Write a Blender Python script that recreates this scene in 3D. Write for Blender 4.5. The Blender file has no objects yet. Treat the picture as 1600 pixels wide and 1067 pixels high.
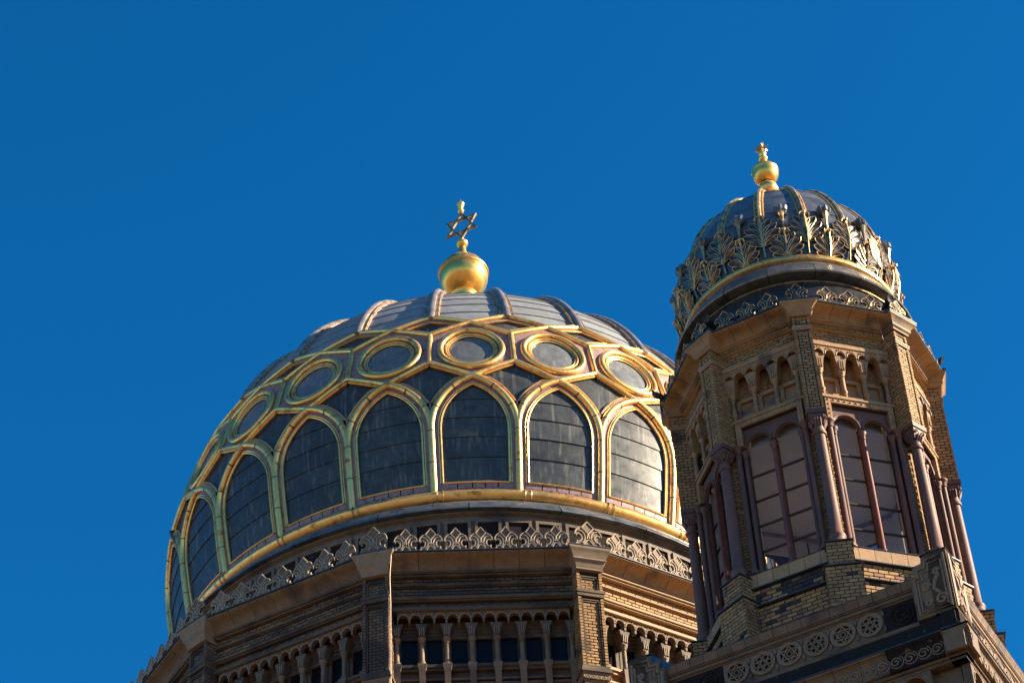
import bpy, math, random
from math import sin, cos, pi, sqrt, radians as rad, atan2, degrees
random.seed(7)
SC = bpy.context.scene
COL = SC.collection

# ------------------------------------------------------------------ camera, sky, sun, exposure
ZR = 33.0                                        # height of the great dome's gilded foot above the street
cam = bpy.data.cameras.new('camera'); cam_o = bpy.data.objects.new('camera', cam); COL.objects.link(cam_o)
cam.sensor_width = 36.0; cam.lens = 3826.6 / 1600 * 36.0; cam.clip_start = 0.5; cam.clip_end = 3000
yaw, pit, rol = 0.02736, 0.75721, -0.05879
fw = (sin(yaw)*cos(pit), cos(yaw)*cos(pit), sin(pit)); rt = (cos(yaw), -sin(yaw), 0.0)
up = (rt[1]*fw[2]-rt[2]*fw[1], rt[2]*fw[0]-rt[0]*fw[2], rt[0]*fw[1]-rt[1]*fw[0])
r2 = [cos(rol)*rt[i]+sin(rol)*up[i] for i in range(3)]
u2 = [-sin(rol)*rt[i]+cos(rol)*up[i] for i in range(3)]
from mathutils import Matrix, Vector
CAM = Vector((0, -43.875, ZR-31.241))
cam_o.matrix_world = Matrix(((r2[0], u2[0], -fw[0], CAM[0]), (r2[1], u2[1], -fw[1], CAM[1]), (r2[2], u2[2], -fw[2], CAM[2]), (0, 0, 0, 1)))
SC.camera = cam_o
SUN_AZ, SUN_EL = rad(-6.0), rad(28.0)
world = bpy.data.worlds.new('World'); SC.world = world; world.use_nodes = True
wn = world.node_tree; wn.nodes.clear()
sky = wn.nodes.new('ShaderNodeTexSky'); sky.sky_type = 'NISHITA'; sky.sun_disc = False
sky.sun_elevation = SUN_EL; sky.sun_rotation = pi/2 - SUN_AZ
sky.altitude = 900; sky.air_density = 1.0; sky.dust_density = 0.3; sky.ozone_density = 4.0
hs = wn.nodes.new('ShaderNodeHueSaturation'); hs.inputs['Saturation'].default_value = 1.23; hs.inputs['Hue'].default_value = 0.500
bg = wn.nodes.new('ShaderNodeBackground'); bg.inputs['Strength'].default_value = 0.067
wo = wn.nodes.new('ShaderNodeOutputWorld')
wn.links.new(sky.outputs[0], hs.inputs["Color"])
sep = wn.nodes.new('ShaderNodeSeparateColor'); cmb = wn.nodes.new('ShaderNodeCombineColor'); pr_ = wn.nodes.new('ShaderNodeMath'); pr_.operation = 'POWER'; pr_.inputs[1].default_value = 1.5
rk = wn.nodes.new('ShaderNodeMath'); rk.operation = 'MULTIPLY'; rk.inputs[1].default_value = 0.34; gk = wn.nodes.new('ShaderNodeMath'); gk.operation = 'MULTIPLY'; gk.inputs[1].default_value = 0.90
wn.links.new(hs.outputs[0], sep.inputs[0]); wn.links.new(sep.outputs[0], pr_.inputs[0]); wn.links.new(pr_.outputs[0], rk.inputs[0]); wn.links.new(rk.outputs[0], cmb.inputs[0])
wn.links.new(sep.outputs[1], gk.inputs[0]); wn.links.new(gk.outputs[0], cmb.inputs[1]); wn.links.new(sep.outputs[2], cmb.inputs[2]); wn.links.new(cmb.outputs[0], bg.inputs[0]); wn.links.new(bg.outputs[0], wo.inputs[0])
sun = bpy.data.lights.new('sun', 'SUN'); sun.energy = 5.0; sun.angle = rad(0.53); sun.color = (1.0, 0.82, 0.60)
sun_o = bpy.data.objects.new('sun', sun); COL.objects.link(sun_o); sun_o.location = (60, 0, 60)
sd = Vector((cos(SUN_AZ)*cos(SUN_EL), sin(SUN_AZ)*cos(SUN_EL), sin(SUN_EL)))
sun_o.rotation_euler = sd.to_track_quat('Z', 'Y').to_euler()
SC.view_settings.view_transform = 'Standard'; SC.view_settings.look = 'None'
SC.view_settings.exposure = 1.5; SC.view_settings.gamma = 1.0; SC.view_settings.use_curve_mapping = False
SC.render.engine = 'CYCLES'; SC.cycles.use_denoising = True
SC.cycles.max_bounces = 8; SC.cycles.diffuse_bounces = 4; SC.cycles.glossy_bounces = 4; SC.cycles.transmission_bounces = 6
SC.cycles.transparent_max_bounces = 12; SC.cycles.caustics_reflective = False; SC.cycles.caustics_refractive = False

# ------------------------------------------------------------------ materials
def mat(name, col, rough=0.7, metal=0.0, var=0.0, island=0.0, dirt=None, dirt_amt=0.5, dirt_scale=3.0, dirt_edge=(0.5, 0.62),
        bump=0.0, bump_scale=60.0, streak=None, streak_amt=0.4, rough_var=0.0, fine=0.15, stretch=(1, 1, 1), spec=0.5, coat=0.0):
    """one procedural surface: base colour, grain, per-piece variation, grime patches, vertical streaks"""
    m = bpy.data.materials.new(name); m.use_nodes = True
    nt = m.node_tree; N = nt.nodes; L = nt.links; b = N['Principled BSDF']
    b.inputs['Roughness'].default_value = rough; b.inputs['Metallic'].default_value = metal
    b.inputs['Specular IOR Level'].default_value = spec
    b.inputs['Coat Weight'].default_value = coat; b.inputs['Coat Roughness'].default_value = 0.12
    tc = N.new('ShaderNodeNewGeometry')
    def noise(scale, detail=4, st=(1, 1, 1)):
        mp = N.new('ShaderNodeMapping'); mp.inputs['Scale'].default_value = st; L.new(tc.outputs['Position'], mp.inputs[0])
        n = N.new('ShaderNodeTexNoise'); n.inputs['Scale'].default_value = scale; n.inputs['Detail'].default_value = detail
        L.new(mp.outputs[0], n.inputs['Vector']); return n.outputs['Fac']
    def mr(src, a, c, lo, hi):
        r = N.new('ShaderNodeMapRange'); r.inputs[1].default_value = a; r.inputs[2].default_value = c
        r.inputs[3].default_value = lo; r.inputs[4].default_value = hi; L.new(src, r.inputs[0]); return r.outputs[0]
    def mul(a, c):
        x = N.new('ShaderNodeMath'); x.operation = 'MULTIPLY'
        for i, s in enumerate((a, c)):
            if isinstance(s, (int, float)): x.inputs[i].default_value = s
            else: L.new(s, x.inputs[i])
        return x.outputs[0]
    val = mr(noise(9, 6, stretch), 0.3, 0.7, 1-fine, 1+fine)
    if var or island:
        oi = N.new('ShaderNodeObjectInfo')
        if var: val = mul(val, mr(oi.outputs['Random'], 0, 1, 1-var, 1+var))
        if island: val = mul(val, mr(tc.outputs['Random Per Island'], 0, 1, 1-island, 1+island))
    rgb = N.new('ShaderNodeRGB'); rgb.outputs[0].default_value = (*col, 1)
    vm = N.new('ShaderNodeVectorMath'); vm.operation = 'SCALE'; L.new(rgb.outputs[0], vm.inputs[0]); L.new(val, vm.inputs['Scale'])
    out = vm.outputs[0]
    def blend(fac, c2, cur):
        x = N.new('ShaderNodeMix'); x.data_type = 'RGBA'; L.new(fac, x.inputs[0]); L.new(cur, x.inputs[6]); x.inputs[7].default_value = (*c2, 1); return x.outputs[2]
    if streak: out = blend(mr(noise(1.0, 4, (13, 13, 0.35)), 0.54, 0.70, 0, streak_amt), streak, out)
    if dirt:
        f = mr(noise(dirt_scale, 7), dirt_edge[0], dirt_edge[1], 0, dirt_amt)
        out = blend(f, dirt, out)
    L.new(out, b.inputs['Base Color'])
    if rough_var: L.new(mr(noise(5, 6), 0.3, 0.7, max(0.03, rough-rough_var), min(1, rough+rough_var)), b.inputs['Roughness'])
    if bump:
        bp = N.new('ShaderNodeBump'); bp.inputs['Strength'].default_value = bump; bp.inputs['Distance'].default_value = 0.02
        L.new(noise(bump_scale, 5), bp.inputs['Height']); L.new(bp.outputs[0], b.inputs['Normal'])
    return m

M = {}
M['gold'] = mat('gilding', (1.0, 0.56, 0.175), 0.38, 0.84, dirt=(0.16, 0.08, 0.03), dirt_amt=0.75, dirt_scale=5, dirt_edge=(0.56, 0.72), rough_var=0.10, bump=0.10, bump_scale=22, fine=0.12)
M['goldball'] = mat('ball_gilding', (1.0, 0.55, 0.13), 0.32, 0.88, rough_var=0.06, fine=0.08, bump=0.03, bump_scale=14)
M['darkgold'] = mat('tarnished_gilding', (0.62, 0.40, 0.18), 0.36, 0.7, dirt=(0.06, 0.045, 0.03), dirt_amt=0.8, dirt_scale=7, dirt_edge=(0.46, 0.66), rough_var=0.1)
M['joint'] = mat('dark_joint', (0.10, 0.05, 0.025), 0.6, 0.3)
M['pink'] = mat('mauve_flat_metal', (0.31, 0.21, 0.20), 0.5, 0.15, dirt=(0.13, 0.055, 0.04), dirt_amt=0.8, dirt_scale=6, dirt_edge=(0.55, 0.68), fine=0.15)
M['roll'] = mat('weathered_roll', (0.36, 0.31, 0.27), 0.36, 0.55, dirt=(0.2, 0.13, 0.1), dirt_amt=0.6, dirt_scale=4, rough_var=0.1)
M['sheet'] = mat('dark_metal_sheet', (0.058, 0.064, 0.062), 0.42, 0.10, var=0.22, spec=0.35, dirt=(0.035, 0.04, 0.045), dirt_amt=0.6, dirt_scale=2.2, streak=(0.19, 0.18, 0.15), streak_amt=0.8, rough_var=0.12, fine=0.2)
M['discsheet'] = mat('roundel_metal', (0.16, 0.17, 0.165), 0.40, 0.15, var=0.1, dirt=(0.10, 0.11, 0.11), dirt_amt=0.5, dirt_scale=3, streak=(0.34, 0.34, 0.32), streak_amt=0.4, rough_var=0.1)
M['capsheet'] = mat('pale_zinc_sheet', (0.30, 0.31, 0.30), 0.45, 0.25, var=0.10, dirt=(0.22, 0.23, 0.23), dirt_amt=0.4, dirt_scale=2.0, rough_var=0.1, fine=0.12)
M['slate'] = mat('blue_grey_sheet', (0.17, 0.18, 0.185), 0.36, 0.5, var=0.15, dirt=(0.045, 0.05, 0.055), dirt_amt=0.6, dirt_scale=3, streak=(0.24, 0.25, 0.25), streak_amt=0.35, rough_var=0.1)
M['seam'] = mat('seam_shadow_metal', (0.03, 0.032, 0.034), 0.6, 0.3)
M['leaf'] = mat('dark_cast_leaf', (0.05, 0.055, 0.06), 0.32, 0.5, fine=0.25, rough_var=0.08)
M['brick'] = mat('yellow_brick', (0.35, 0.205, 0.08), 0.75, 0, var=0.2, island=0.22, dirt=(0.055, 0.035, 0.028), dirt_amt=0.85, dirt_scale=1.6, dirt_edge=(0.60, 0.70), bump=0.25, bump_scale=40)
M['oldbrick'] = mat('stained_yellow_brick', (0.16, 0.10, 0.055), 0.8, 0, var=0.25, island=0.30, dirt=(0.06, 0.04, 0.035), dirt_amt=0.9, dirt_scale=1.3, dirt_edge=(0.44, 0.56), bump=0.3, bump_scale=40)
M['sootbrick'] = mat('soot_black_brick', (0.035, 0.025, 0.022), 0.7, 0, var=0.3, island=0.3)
M['redbrick'] = mat('brown_red_brick', (0.25, 0.12, 0.08), 0.75, 0, var=0.2, island=0.2, bump=0.2)
M['mortar'] = mat('dark_mortar', (0.03, 0.02, 0.016), 0.95)
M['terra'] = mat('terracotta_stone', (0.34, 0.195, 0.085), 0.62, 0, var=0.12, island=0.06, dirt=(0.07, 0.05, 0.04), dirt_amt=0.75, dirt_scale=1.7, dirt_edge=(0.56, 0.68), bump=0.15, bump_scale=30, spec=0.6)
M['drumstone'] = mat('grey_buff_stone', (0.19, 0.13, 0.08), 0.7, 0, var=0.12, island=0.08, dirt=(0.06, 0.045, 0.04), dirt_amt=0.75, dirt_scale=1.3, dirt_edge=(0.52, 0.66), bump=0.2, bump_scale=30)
M['baseterra'] = mat('sooty_terracotta', (0.165, 0.10, 0.052), 0.7, 0, var=0.15, island=0.1, dirt=(0.05, 0.035, 0.028), dirt_amt=0.8, dirt_scale=2.2, dirt_edge=(0.52, 0.64), bump=0.25, bump_scale=30)
M['carved'] = mat('carved_terracotta', (0.23, 0.15, 0.085), 0.65, 0, var=0.1, bump=0.15)
M['archrim'] = mat('moulded_arch_edge', (0.26, 0.19, 0.125), 0.7, 0, var=0.1)
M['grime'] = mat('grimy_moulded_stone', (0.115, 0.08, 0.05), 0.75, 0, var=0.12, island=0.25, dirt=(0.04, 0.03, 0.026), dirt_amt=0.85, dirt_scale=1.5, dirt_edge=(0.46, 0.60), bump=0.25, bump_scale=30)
M['rim'] = mat('pale_raised_stone', (0.36, 0.28, 0.19), 0.65, 0, var=0.1, bump=0.1)
M['soot'] = mat('soot_black_stone', (0.022, 0.018, 0.017), 0.9, 0, spec=0.15, dirt=(0.13, 0.11, 0.1), dirt_amt=0.6, dirt_scale=6, dirt_edge=(0.66, 0.70), bump=0.3)  # soot on panels and slabs, and the coloured dark of recess backs
M['mauve'] = mat('mauve_sandstone', (0.135, 0.062, 0.040), 0.6, 0, var=0.1, dirt=(0.07, 0.045, 0.045), dirt_amt=0.6, dirt_scale=2.5, dirt_edge=(0.5, 0.7), stretch=(1, 1, 0.3), fine=0.2)
M['redwood'] = mat('red_brown_painted_frame', (0.19, 0.06, 0.035), 0.5, 0, fine=0.2)
M['iron'] = mat('dark_glazing_bar', (0.035, 0.018, 0.016), 0.5, 0.2)
M['lead'] = mat('lead_flashing', (0.07, 0.075, 0.085), 0.45, 0.5, fine=0.25)
M['bluelead'] = mat('blue_painted_flashing', (0.02, 0.09, 0.16), 0.4, 0.2)  # metal flashing with the sky's blue reflection put into its colour
M['plaster'] = mat('interior_plaster', (0.62, 0.58, 0.55), 0.85, 0, fine=0.04)
M['black'] = mat('black_painted_housing', (0.02, 0.02, 0.022), 0.4, 0.3)
M['wire'] = mat('dull_copper_cable', (0.28, 0.2, 0.13), 0.5, 0.5)
M['darkroom'] = mat('unlit_window_glass', (0.010, 0.011, 0.014), 0.2, 0, spec=0.12, fine=0.05)
M['asphalt'] = mat('asphalt', (0.06, 0.058, 0.055), 0.85, 0, fine=0.2, bump=0.3)
M['pave'] = mat('pale_paving', (0.16, 0.115, 0.075), 0.85, 0, fine=0.15)
M['render'] = mat('ochre_render', (0.42, 0.33, 0.22), 0.85, 0, fine=0.1)
g = bpy.data.materials.new('clear_window_glass'); g.use_nodes = True
nt = g.node_tree; nt.nodes.remove(nt.nodes['Principled BSDF'])
t_ = nt.nodes.new('ShaderNodeBsdfTransparent'); t_.inputs[0].default_value = (0.80, 0.81, 0.82, 1)
gl = nt.nodes.new('ShaderNodeBsdfGlossy'); gl.inputs['Roughness'].default_value = 0.03; gl.inputs[0].default_value = (0.9, 0.9, 0.9, 1)
lw = nt.nodes.new('ShaderNodeLayerWeight'); lw.inputs[0].default_value = 0.5
pw = nt.nodes.new('ShaderNodeMath'); pw.operation = 'POWER'; pw.inputs[1].default_value = 5.0; nt.links.new(lw.outputs['Facing'], pw.inputs[0])
fr = nt.nodes.new('ShaderNodeMapRange'); fr.inputs[3].default_value = 0.03; fr.inputs[4].default_value = 0.9; nt.links.new(pw.outputs[0], fr.inputs[0])
mx = nt.nodes.new('ShaderNodeMixShader'); nt.links.new(fr.outputs[0], mx.inputs[0]); nt.links.new(t_.outputs[0], mx.inputs[1]); nt.links.new(gl.outputs[0], mx.inputs[2])
nt.links.new(mx.outputs[0], nt.nodes['Material Output'].inputs[0]); M['glass'] = g

# ------------------------------------------------------------------ mesh building
class MB:
    def __init__(s): s.v = []; s.f = []
    def add(s, vs, fs):
        n = len(s.v); s.v += [tuple(p) for p in vs]; s.f += [tuple(i+n for i in f) for f in fs]; return s
    def box(s, F, u0, u1, v0, v1, w0, w1):
        c = [F(u, v, w) for w in (w0, w1) for v in (v0, v1) for u in (u0, u1)]
        return s.add(c, [(0, 2, 3, 1), (4, 5, 7, 6), (0, 1, 5, 4), (2, 6, 7, 3), (0, 4, 6, 2), (1, 3, 7, 5)])
    def poly(s, F, pts, w0, w1):                 # extruded outline in the face plane
        n = len(pts)
        return s.add([F(u, v, w0) for u, v in pts]+[F(u, v, w1) for u, v in pts],
                     [tuple(range(n-1, -1, -1)), tuple(range(n, 2*n))]+[(i, (i+1) % n, n+(i+1) % n, n+i) for i in range(n)])
    def prof(s, F, pts, u0, u1):                 # profile (w, v) run along u
        n = len(pts)
        return s.add([F(u0, v, w) for w, v in pts]+[F(u1, v, w) for w, v in pts],
                     [tuple(range(n)), tuple(range(2*n-1, n-1, -1))]+[(i, n+i, n+(i+1) % n, (i+1) % n) for i in range(n)])
    def loft(s, F, secs, wb):                    # sections (v, half width, front w) with the back at wb
        n = len(secs); vs = []; fs = []
        for v, h, w in secs: vs += [F(-h, v, wb), F(-h, v, w), F(h, v, w), F(h, v, wb)]
        for i in range(n-1):
            for k in range(4): a = i*4+k; b = i*4+(k+1) % 4; fs.append((a, b, b+4, a+4))
        fs += [(3, 2, 1, 0), tuple(n*4-4+k for k in range(4))]
        return s.add(vs, fs)
    def tube(s, pts, r, n=8, closed=False, up=None):
        P = [Vector(p) for p in pts]; m = len(P); base = len(s.v); R = r if hasattr(r, '__len__') else [r]*m
        ref = None
        for i in range(m):
            a = P[i-1] if (i or closed) else P[i]; b = P[(i+1) % m] if (i < m-1 or closed) else P[i]
            t = (b-a).normalized()
            if ref is None:
                ref = Vector((0, 0, 1)) if abs(t.z) < 0.9 else Vector((1, 0, 0))
            x = (ref-t*ref.dot(t)); x = x.normalized() if x.length > 1e-6 else t.orthogonal().normalized(); ref = x; y = t.cross(x)
            for k in range(n): q = 2*pi*k/n; s.v.append(tuple(P[i]+(x*cos(q)+y*sin(q))*R[i]))
        for i in range(m if closed else m-1):
            for k in range(n):
                a = base+i*n+k; b = base+i*n+(k+1) % n; j = (i+1) % m; s.f.append((a, b, base+j*n+(k+1) % n, base+j*n+k))
        if not closed: s.f += [tuple(base+k for k in range(n-1, -1, -1)), tuple(base+(m-1)*n+k for k in range(n))]
        return s
    def lathe(s, prof, n=48, a0=0, a1=2*pi, c=(0, 0), fn=None):
        full = abs(a1-a0-2*pi) < 1e-6; m = n if full else n+1; base = len(s.v)
        for i in range(m):
            a = a0+(a1-a0)*i/n
            for r, z in prof:
                k = fn(a) if fn else 1
                s.v.append((c[0]+r*k*cos(a), c[1]+r*k*sin(a), z))
        q = len(prof)
        for i in range(n):
            j = (i+1) % m
            for k in range(q-1): s.f.append((base+i*q+k, base+j*q+k, base+j*q+k+1, base+i*q+k+1))
        return s
    def ribbon(s, A, B):
        n = len(A); return s.add(list(A)+list(B), [(i, i+1, n+i+1, n+i) for i in range(n-1)])
    def mesh(s, name, ang=40):
        m = bpy.data.meshes.new(name); m.from_pydata(s.v, [], s.f); m.update()
        for p in m.polygons: p.use_smooth = True
        m.set_sharp_from_angle(angle=rad(ang)); return m

def obj(name, data, m, parent=None, rz=0.0, loc=(0, 0, 0), label=None, kind=None):
    if isinstance(data, MB): data = data.mesh(name)
    if m is not None and not data.materials: data.materials.append(M[m])
    o = bpy.data.objects.new(name, data); COL.objects.link(o)
    if parent: o.parent = parent
    o.rotation_euler[2] = rz; o.location = loc
    if label: o['label'] = label
    if kind: o['kind'] = kind
    return o
def copy(o, parent=None, rz=None, loc=None):
    c = o.copy(); COL.objects.link(c); c.parent = parent or o.parent
    if rz is not None: c.rotation_euler[2] = rz
    if loc is not None: c.location = loc
    for k in [x for x in COL.objects if x.parent == o]: kk = k.copy(); COL.objects.link(kk); kk.parent = c
    return c
def thing(name, loc, rz, label, cat, sc=1.0):
    o = bpy.data.objects.new(name, None); COL.objects.link(o); o.location = loc; o.rotation_euler[2] = rz; o.scale = (sc, sc, sc)
    o['label'] = label; o['category'] = cat; return o
def frame(az, A):
    ca, sa = cos(az), sin(az)
    return lambda u, v, w: ((A+w)*ca-u*sa, (A+w)*sa+u*ca, v)
def arc(cx, cy, r, a0, a1, n): return [(cx+r*cos(rad(a0+(a1-a0)*i/n)), cy+r*sin(rad(a0+(a1-a0)*i/n))) for i in range(n+1)]

# bricks: gathered per building, the largest in view become objects, the rest one joined piece
class Bricks:
    def __init__(s, root, az0): s.root = root; s.az0 = az0; s.l = []
    def zone(s, az, A, u0, u1, v0, v1, L=0.20, H=0.075, dep=0.03, proud=0.012, m='brick', off=0, skip=None, joint=0.016):
        n = max(1, round((v1-v0)/H)); h = (v1-v0)/n
        for r in range(n):
            u = u0-((r+off) % 2)*L*0.5
            while u < u1-0.02:
                a, b = max(u, u0), min(u+L, u1)
                if b-a > 0.035:
                    mm = m if not callable(m) else m((a+b)/2, v0+(r+.5)*h)
                    if mm and not (skip and skip((a+b)/2, v0+(r+.5)*h)):
                        s.l.append((az, A, (a+b)/2, v0+(r+.5)*h, round(b-a-joint, 3), round(h-joint, 3), dep, proud+random.uniform(-.003, .003), mm))
                u += L
    def build(s, limit=295):
        W = Matrix.Translation(s.root.location) @ Matrix.Rotation(s.root.rotation_euler[2], 4, 'Z') @ Matrix.Scale(s.root.scale[0], 4)
        sc = []
        for b in s.l:
            az, A, u, v, l, h, d, p, mm = b; F = frame(az, A); P = W @ Vector(F(u, v, p)); n = (W.to_3x3() @ Vector((cos(az), sin(az), 0))).normalized()
            e = P-CAM; q = W.to_3x3() @ Vector((-sin(az), cos(az), 0))
            area = l*h*max(0, -n.dot(e.normalized()))/e.length_squared
            x = e.dot(Vector(r2))/e.dot(Vector(fw))*3826.6+800; y = 533.5-e.dot(Vector(u2))/e.dot(Vector(fw))*3826.6
            if not (-20 < x < 1620 and -20 < y < 1085): area *= 0.01
            sc.append((area, b))
        sc.sort(key=lambda t: -t[0]); cache = {}; rest = {}
        for i, (ar, b) in enumerate(sc):
            az, A, u, v, l, h, d, p, mm = b
            if ar <= 0: continue
            if i < limit:
                k = (l, h, d, mm)
                if k not in cache:
                    mb = MB(); F0 = lambda x, y, z: (z, x, y)
                    c = 0.004
                    vs = [(-l/2, -h/2, -d), (l/2, -h/2, -d), (l/2, h/2, -d), (-l/2, h/2, -d), (-l/2, -h/2, -c), (l/2, -h/2, -c), (l/2, h/2, -c), (-l/2, h/2, -c),
                          (-l/2+c, -h/2+c, 0), (l/2-c, -h/2+c, 0), (l/2-c, h/2-c, 0), (-l/2+c, h/2-c, 0)]
                    mb.add([F0(*q) for q in vs], [(0, 1, 5, 4), (1, 2, 6, 5), (2, 3, 7, 6), (3, 0, 4, 7), (4, 5, 9, 8), (5, 6, 10, 9), (6, 7, 11, 10), (7, 4, 8, 11), (8, 9, 10, 11)])
                    me = mb.mesh('brick', 20); me.materials.append(M[mm]); cache[k] = me
                F = frame(az, A)
                obj('brick', cache[k], None, s.root, az, F(u, v, p))
            else: rest.setdefault(mm, []).append(b)
        for mm, lst in rest.items():
            mb = MB()
            for az, A, u, v, l, h, d, p, _ in lst: mb.box(frame(az, A), u-l/2, u+l/2, v-h/2, v+h/2, p-d, p)
            obj({'brick': 'brickwork', 'oldbrick': 'stained_brickwork', 'sootbrick': 'sooty_brickwork', 'redbrick': 'red_brickwork'}[mm], mb.mesh('brickwork', 20), mm, s.root, kind='stuff')

# cresting piece: split lily with side scrolls under a diamond
HALF = [(0, 180), (44, 137), (55, 133), (78, 122), (93, 103), (98, 82), (88, 77), (82, 86), (66, 88), (48, 76), (45, 58), (55, 42), (72, 36), (83, 42), (80, 30), (93, 18), (103, 0)]
def cresting(sc_u, sc_v, rr=0.0115):
    o = [(u*sc_u, v*sc_v) for u, v in HALF]; full = [(-u, v) for u, v in reversed(o[1:])]+o
    F = frame(0, 0); body = MB().poly(F, full, -0.05, 0.0); rim = MB(); r = rr
    def ln(pts, r=rr): rim.tube([F(u*sc_u, v*sc_v, 0.004) for u, v in pts], r, 6)
    for sx in (1, -1):
        k = lambda pts: [(sx*u, v) for u, v in pts]
        ln(k([(0, 180), (44, 137), (0, 96)])); ln(k(HALF[2:16]))
        ln(k([(68, 112), (46, 110), (28, 94), (21, 68), (28, 44), (44, 28)]))
        ln(k([(0, 96), (9, 60)])); ln(k([(0, 52), (20, 38), (36, 18), (42, 3)]))
    return body, rim

def arcade(F, us, half, vt, vs, ro, w0, w1, nar=10):
    """row of arch plates: list of (plate, rim) builders, one per arch centre"""
    out = []
    for uc in us:
        p = [(uc-half, vt), (uc-half, vs), (uc-ro, vs)]+arc(uc, vs, ro, 180, 0, nar)[1:-1]+[(uc+ro, vs), (uc+half, vs), (uc+half, vt)]
        a = MB()
        # plate built of strips so that the concave edge stays clean
        topn = len(p); arcp = [(uc-ro, vs)]+arc(uc, vs, ro, 180, 0, nar)[1:-1]+[(uc+ro, vs)]
        for i in range(len(arcp)-1):
            (x0, y0), (x1, y1) = arcp[i], arcp[i+1]; a.poly(F, [(x0, y0), (x1, y1), (x1, vt), (x0, vt)], w0, w1)
        if half-ro > 0.002:
            a.box(F, uc-half+0.001, uc-ro, vs, vt, w0, w1); a.box(F, uc+ro, uc+half-0.001, vs, vt, w0, w1)
        rim = MB().tube([F(x, y, w1+0.004) for x, y in [(uc-ro-.004, vs-.02)]+arc(uc, vs, ro+.006, 180, 0, nar)+[(uc+ro+.004, vs-.02)]], 0.014, 6)
        for q in (-0.55, 0, 0.55):
            x = uc+q*ro; y = vs+ro*cos(q)*1.02+.03
            rim.poly(F, [(x-.014, y), (x+.014, y), (x, y+.045)], w1-0.002, w1+.012)
        out.append((a, rim))
    return out
def colonnette(zt, zb, r, n=12):
    h = 0.05
    return MB().lathe([(0.001, zb), (r*1.7, zb), (r*1.7, zb+.03), (r*1.35, zb+.05), (r*1.45, zb+.07), (r, zb+.09), (r*.94, zt-.12), (r*1.3, zt-.11), (r*1.3, zt-.095), (r, zt-.09), (r*1.2, zt-.05), (r*1.75, zt-.02), (r*1.75, zt), (0.001, zt)], n)

# ------------------------------------------------------------------ ground and the street round the building
def struct(name, mb, m): return obj(name, mb, m, kind='structure')
I = lambda u, v, w: (u, w, v)
def slab(x0, x1, y0, y1, z0, z1): return MB().add([(x, y, z) for z in (z0, z1) for y in (y0, y1) for x in (x0, x1)], [(0, 2, 3, 1), (4, 5, 7, 6), (0, 1, 5, 4), (2, 6, 7, 3), (0, 4, 6, 2), (1, 3, 7, 5)])
struct('ground', MB().add([(-1200, -1200, -.02), (1200, -1200, -.02), (1200, 1200, -.02), (-1200, 1200, -.02)], [(0, 1, 2, 3)]), 'pave')
struct('road', MB().add([(-1200, -41, 0), (1200, -41, 0), (1200, -27, 0), (-1200, -27, 0)], [(0, 1, 2, 3)]), 'asphalt')

# ================================================================== GREAT DOME
TH0 = -1.54695
dome = thing('great_dome', (0, 0, ZR), TH0, 'large ribbed dome of dark metal sheets in gilded tracery, above the round stone drum', 'dome')
PR = [(0, 6.5), (0.7, 6.64), (1.4, 6.75), (2.1, 6.825), (2.869, 6.853), (3.373, 6.783), (4.374, 6.544), (4.806, 6.410), (5.163, 6.246)]
def rsurf(z):
    if z <= 0: return 6.5+0.2*z
    for (a, ra), (b, rb) in zip(PR, PR[1:]):
        if z <= b: return ra+(rb-ra)*(z-a)/(b-a)
    # cap: rib crown line
    q = max(0.0, 1-((z-2)/7.15)**2.2); return 6.80*q**(1/2.2) if q > 0 else 0
def S(u, z, off=0.0, j=0.0):
    """u: fraction of a half bay (-1..1) turned into azimuth; off: distance out along the surface normal"""
    a = rad(7.5*u+15*j); e = 0.05; dr = (rsurf(z+e)-rsurf(max(z-e, -.2)))/(z+e-max(z-e, -.2)); n = sqrt(1+dr*dr)
    r = rsurf(z)+off/n; return (r*cos(a), r*sin(a), z-off*dr/n)
BW = 6.8*rad(7.5)                               # half bay width in metres (0.89)
prof = [(rsurf(z)-0.22, z) for z in [-0.1, .35, .7, 1.05, 1.4, 1.75, 2.1, 2.5, 2.869, 3.373, 4, 4.374, 4.806, 5.163]]
capz = [5.5, 5.8, 6.1, 6.4, 6.7, 7.0, 7.3, 7.6, 7.9, 8.2, 8.5, 8.75, 8.95, 9.05]
prof += [(max(0.02, rsurf(z)-0.20), z) for z in capz]+[(0.01, 9.02)]
obj('dome_shell', MB().lathe(prof, 96), 'seam', dome)
# gilded foot ring, lead skirt, round stone drum
ring = MB().lathe([(6.42, 0.02), (6.56, 0.03), (6.66, -0.03), (6.70, -0.11), (6.68, -0.19), (6.60, -0.25), (6.45, -0.27)], 96)
obj('gilded_foot_ring', ring, 'gold', dome)
jf = MB()
for q in range(24):
    a = rad(7.5+15*q+1); 
    for da in (-.006, .012): jf.tube([(r*cos(a+da), r*sin(a+da), z) for r, z in [(6.55, .04), (6.675, -0.03), (6.715, -0.11), (6.695, -0.20), (6.6, -.26)]], 0.011, 5)
obj('ring_joint_bands', jf, 'darkgold', dome)
for row, (ra, za, rb, zb) in enumerate([(6.58, -0.24, 6.80, -0.46), (6.80, -0.47, 6.98, -0.72)]):
    me = MB().lathe([(ra, za-.04), (ra, za), (rb, zb), (rb, zb-.03), (rb-.1, zb-.05)], 3, rad(-7.42), rad(7.42)).mesh('skirt_sheet'); me.materials.append(M['slate'])
    for j in range(-9, 9): obj('skirt_sheet', me, None, dome, rad(15*j+(6 if row else 0)))
obj('round_drum_wall', MB().lathe([(6.2, -.3), (6.88, -0.74), (6.88, -0.80), (6.80, -0.84), (6.80, -2.6)], 96), 'drumstone', dome)
nich = MB(); Fn = frame(0, 6.80)
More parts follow.
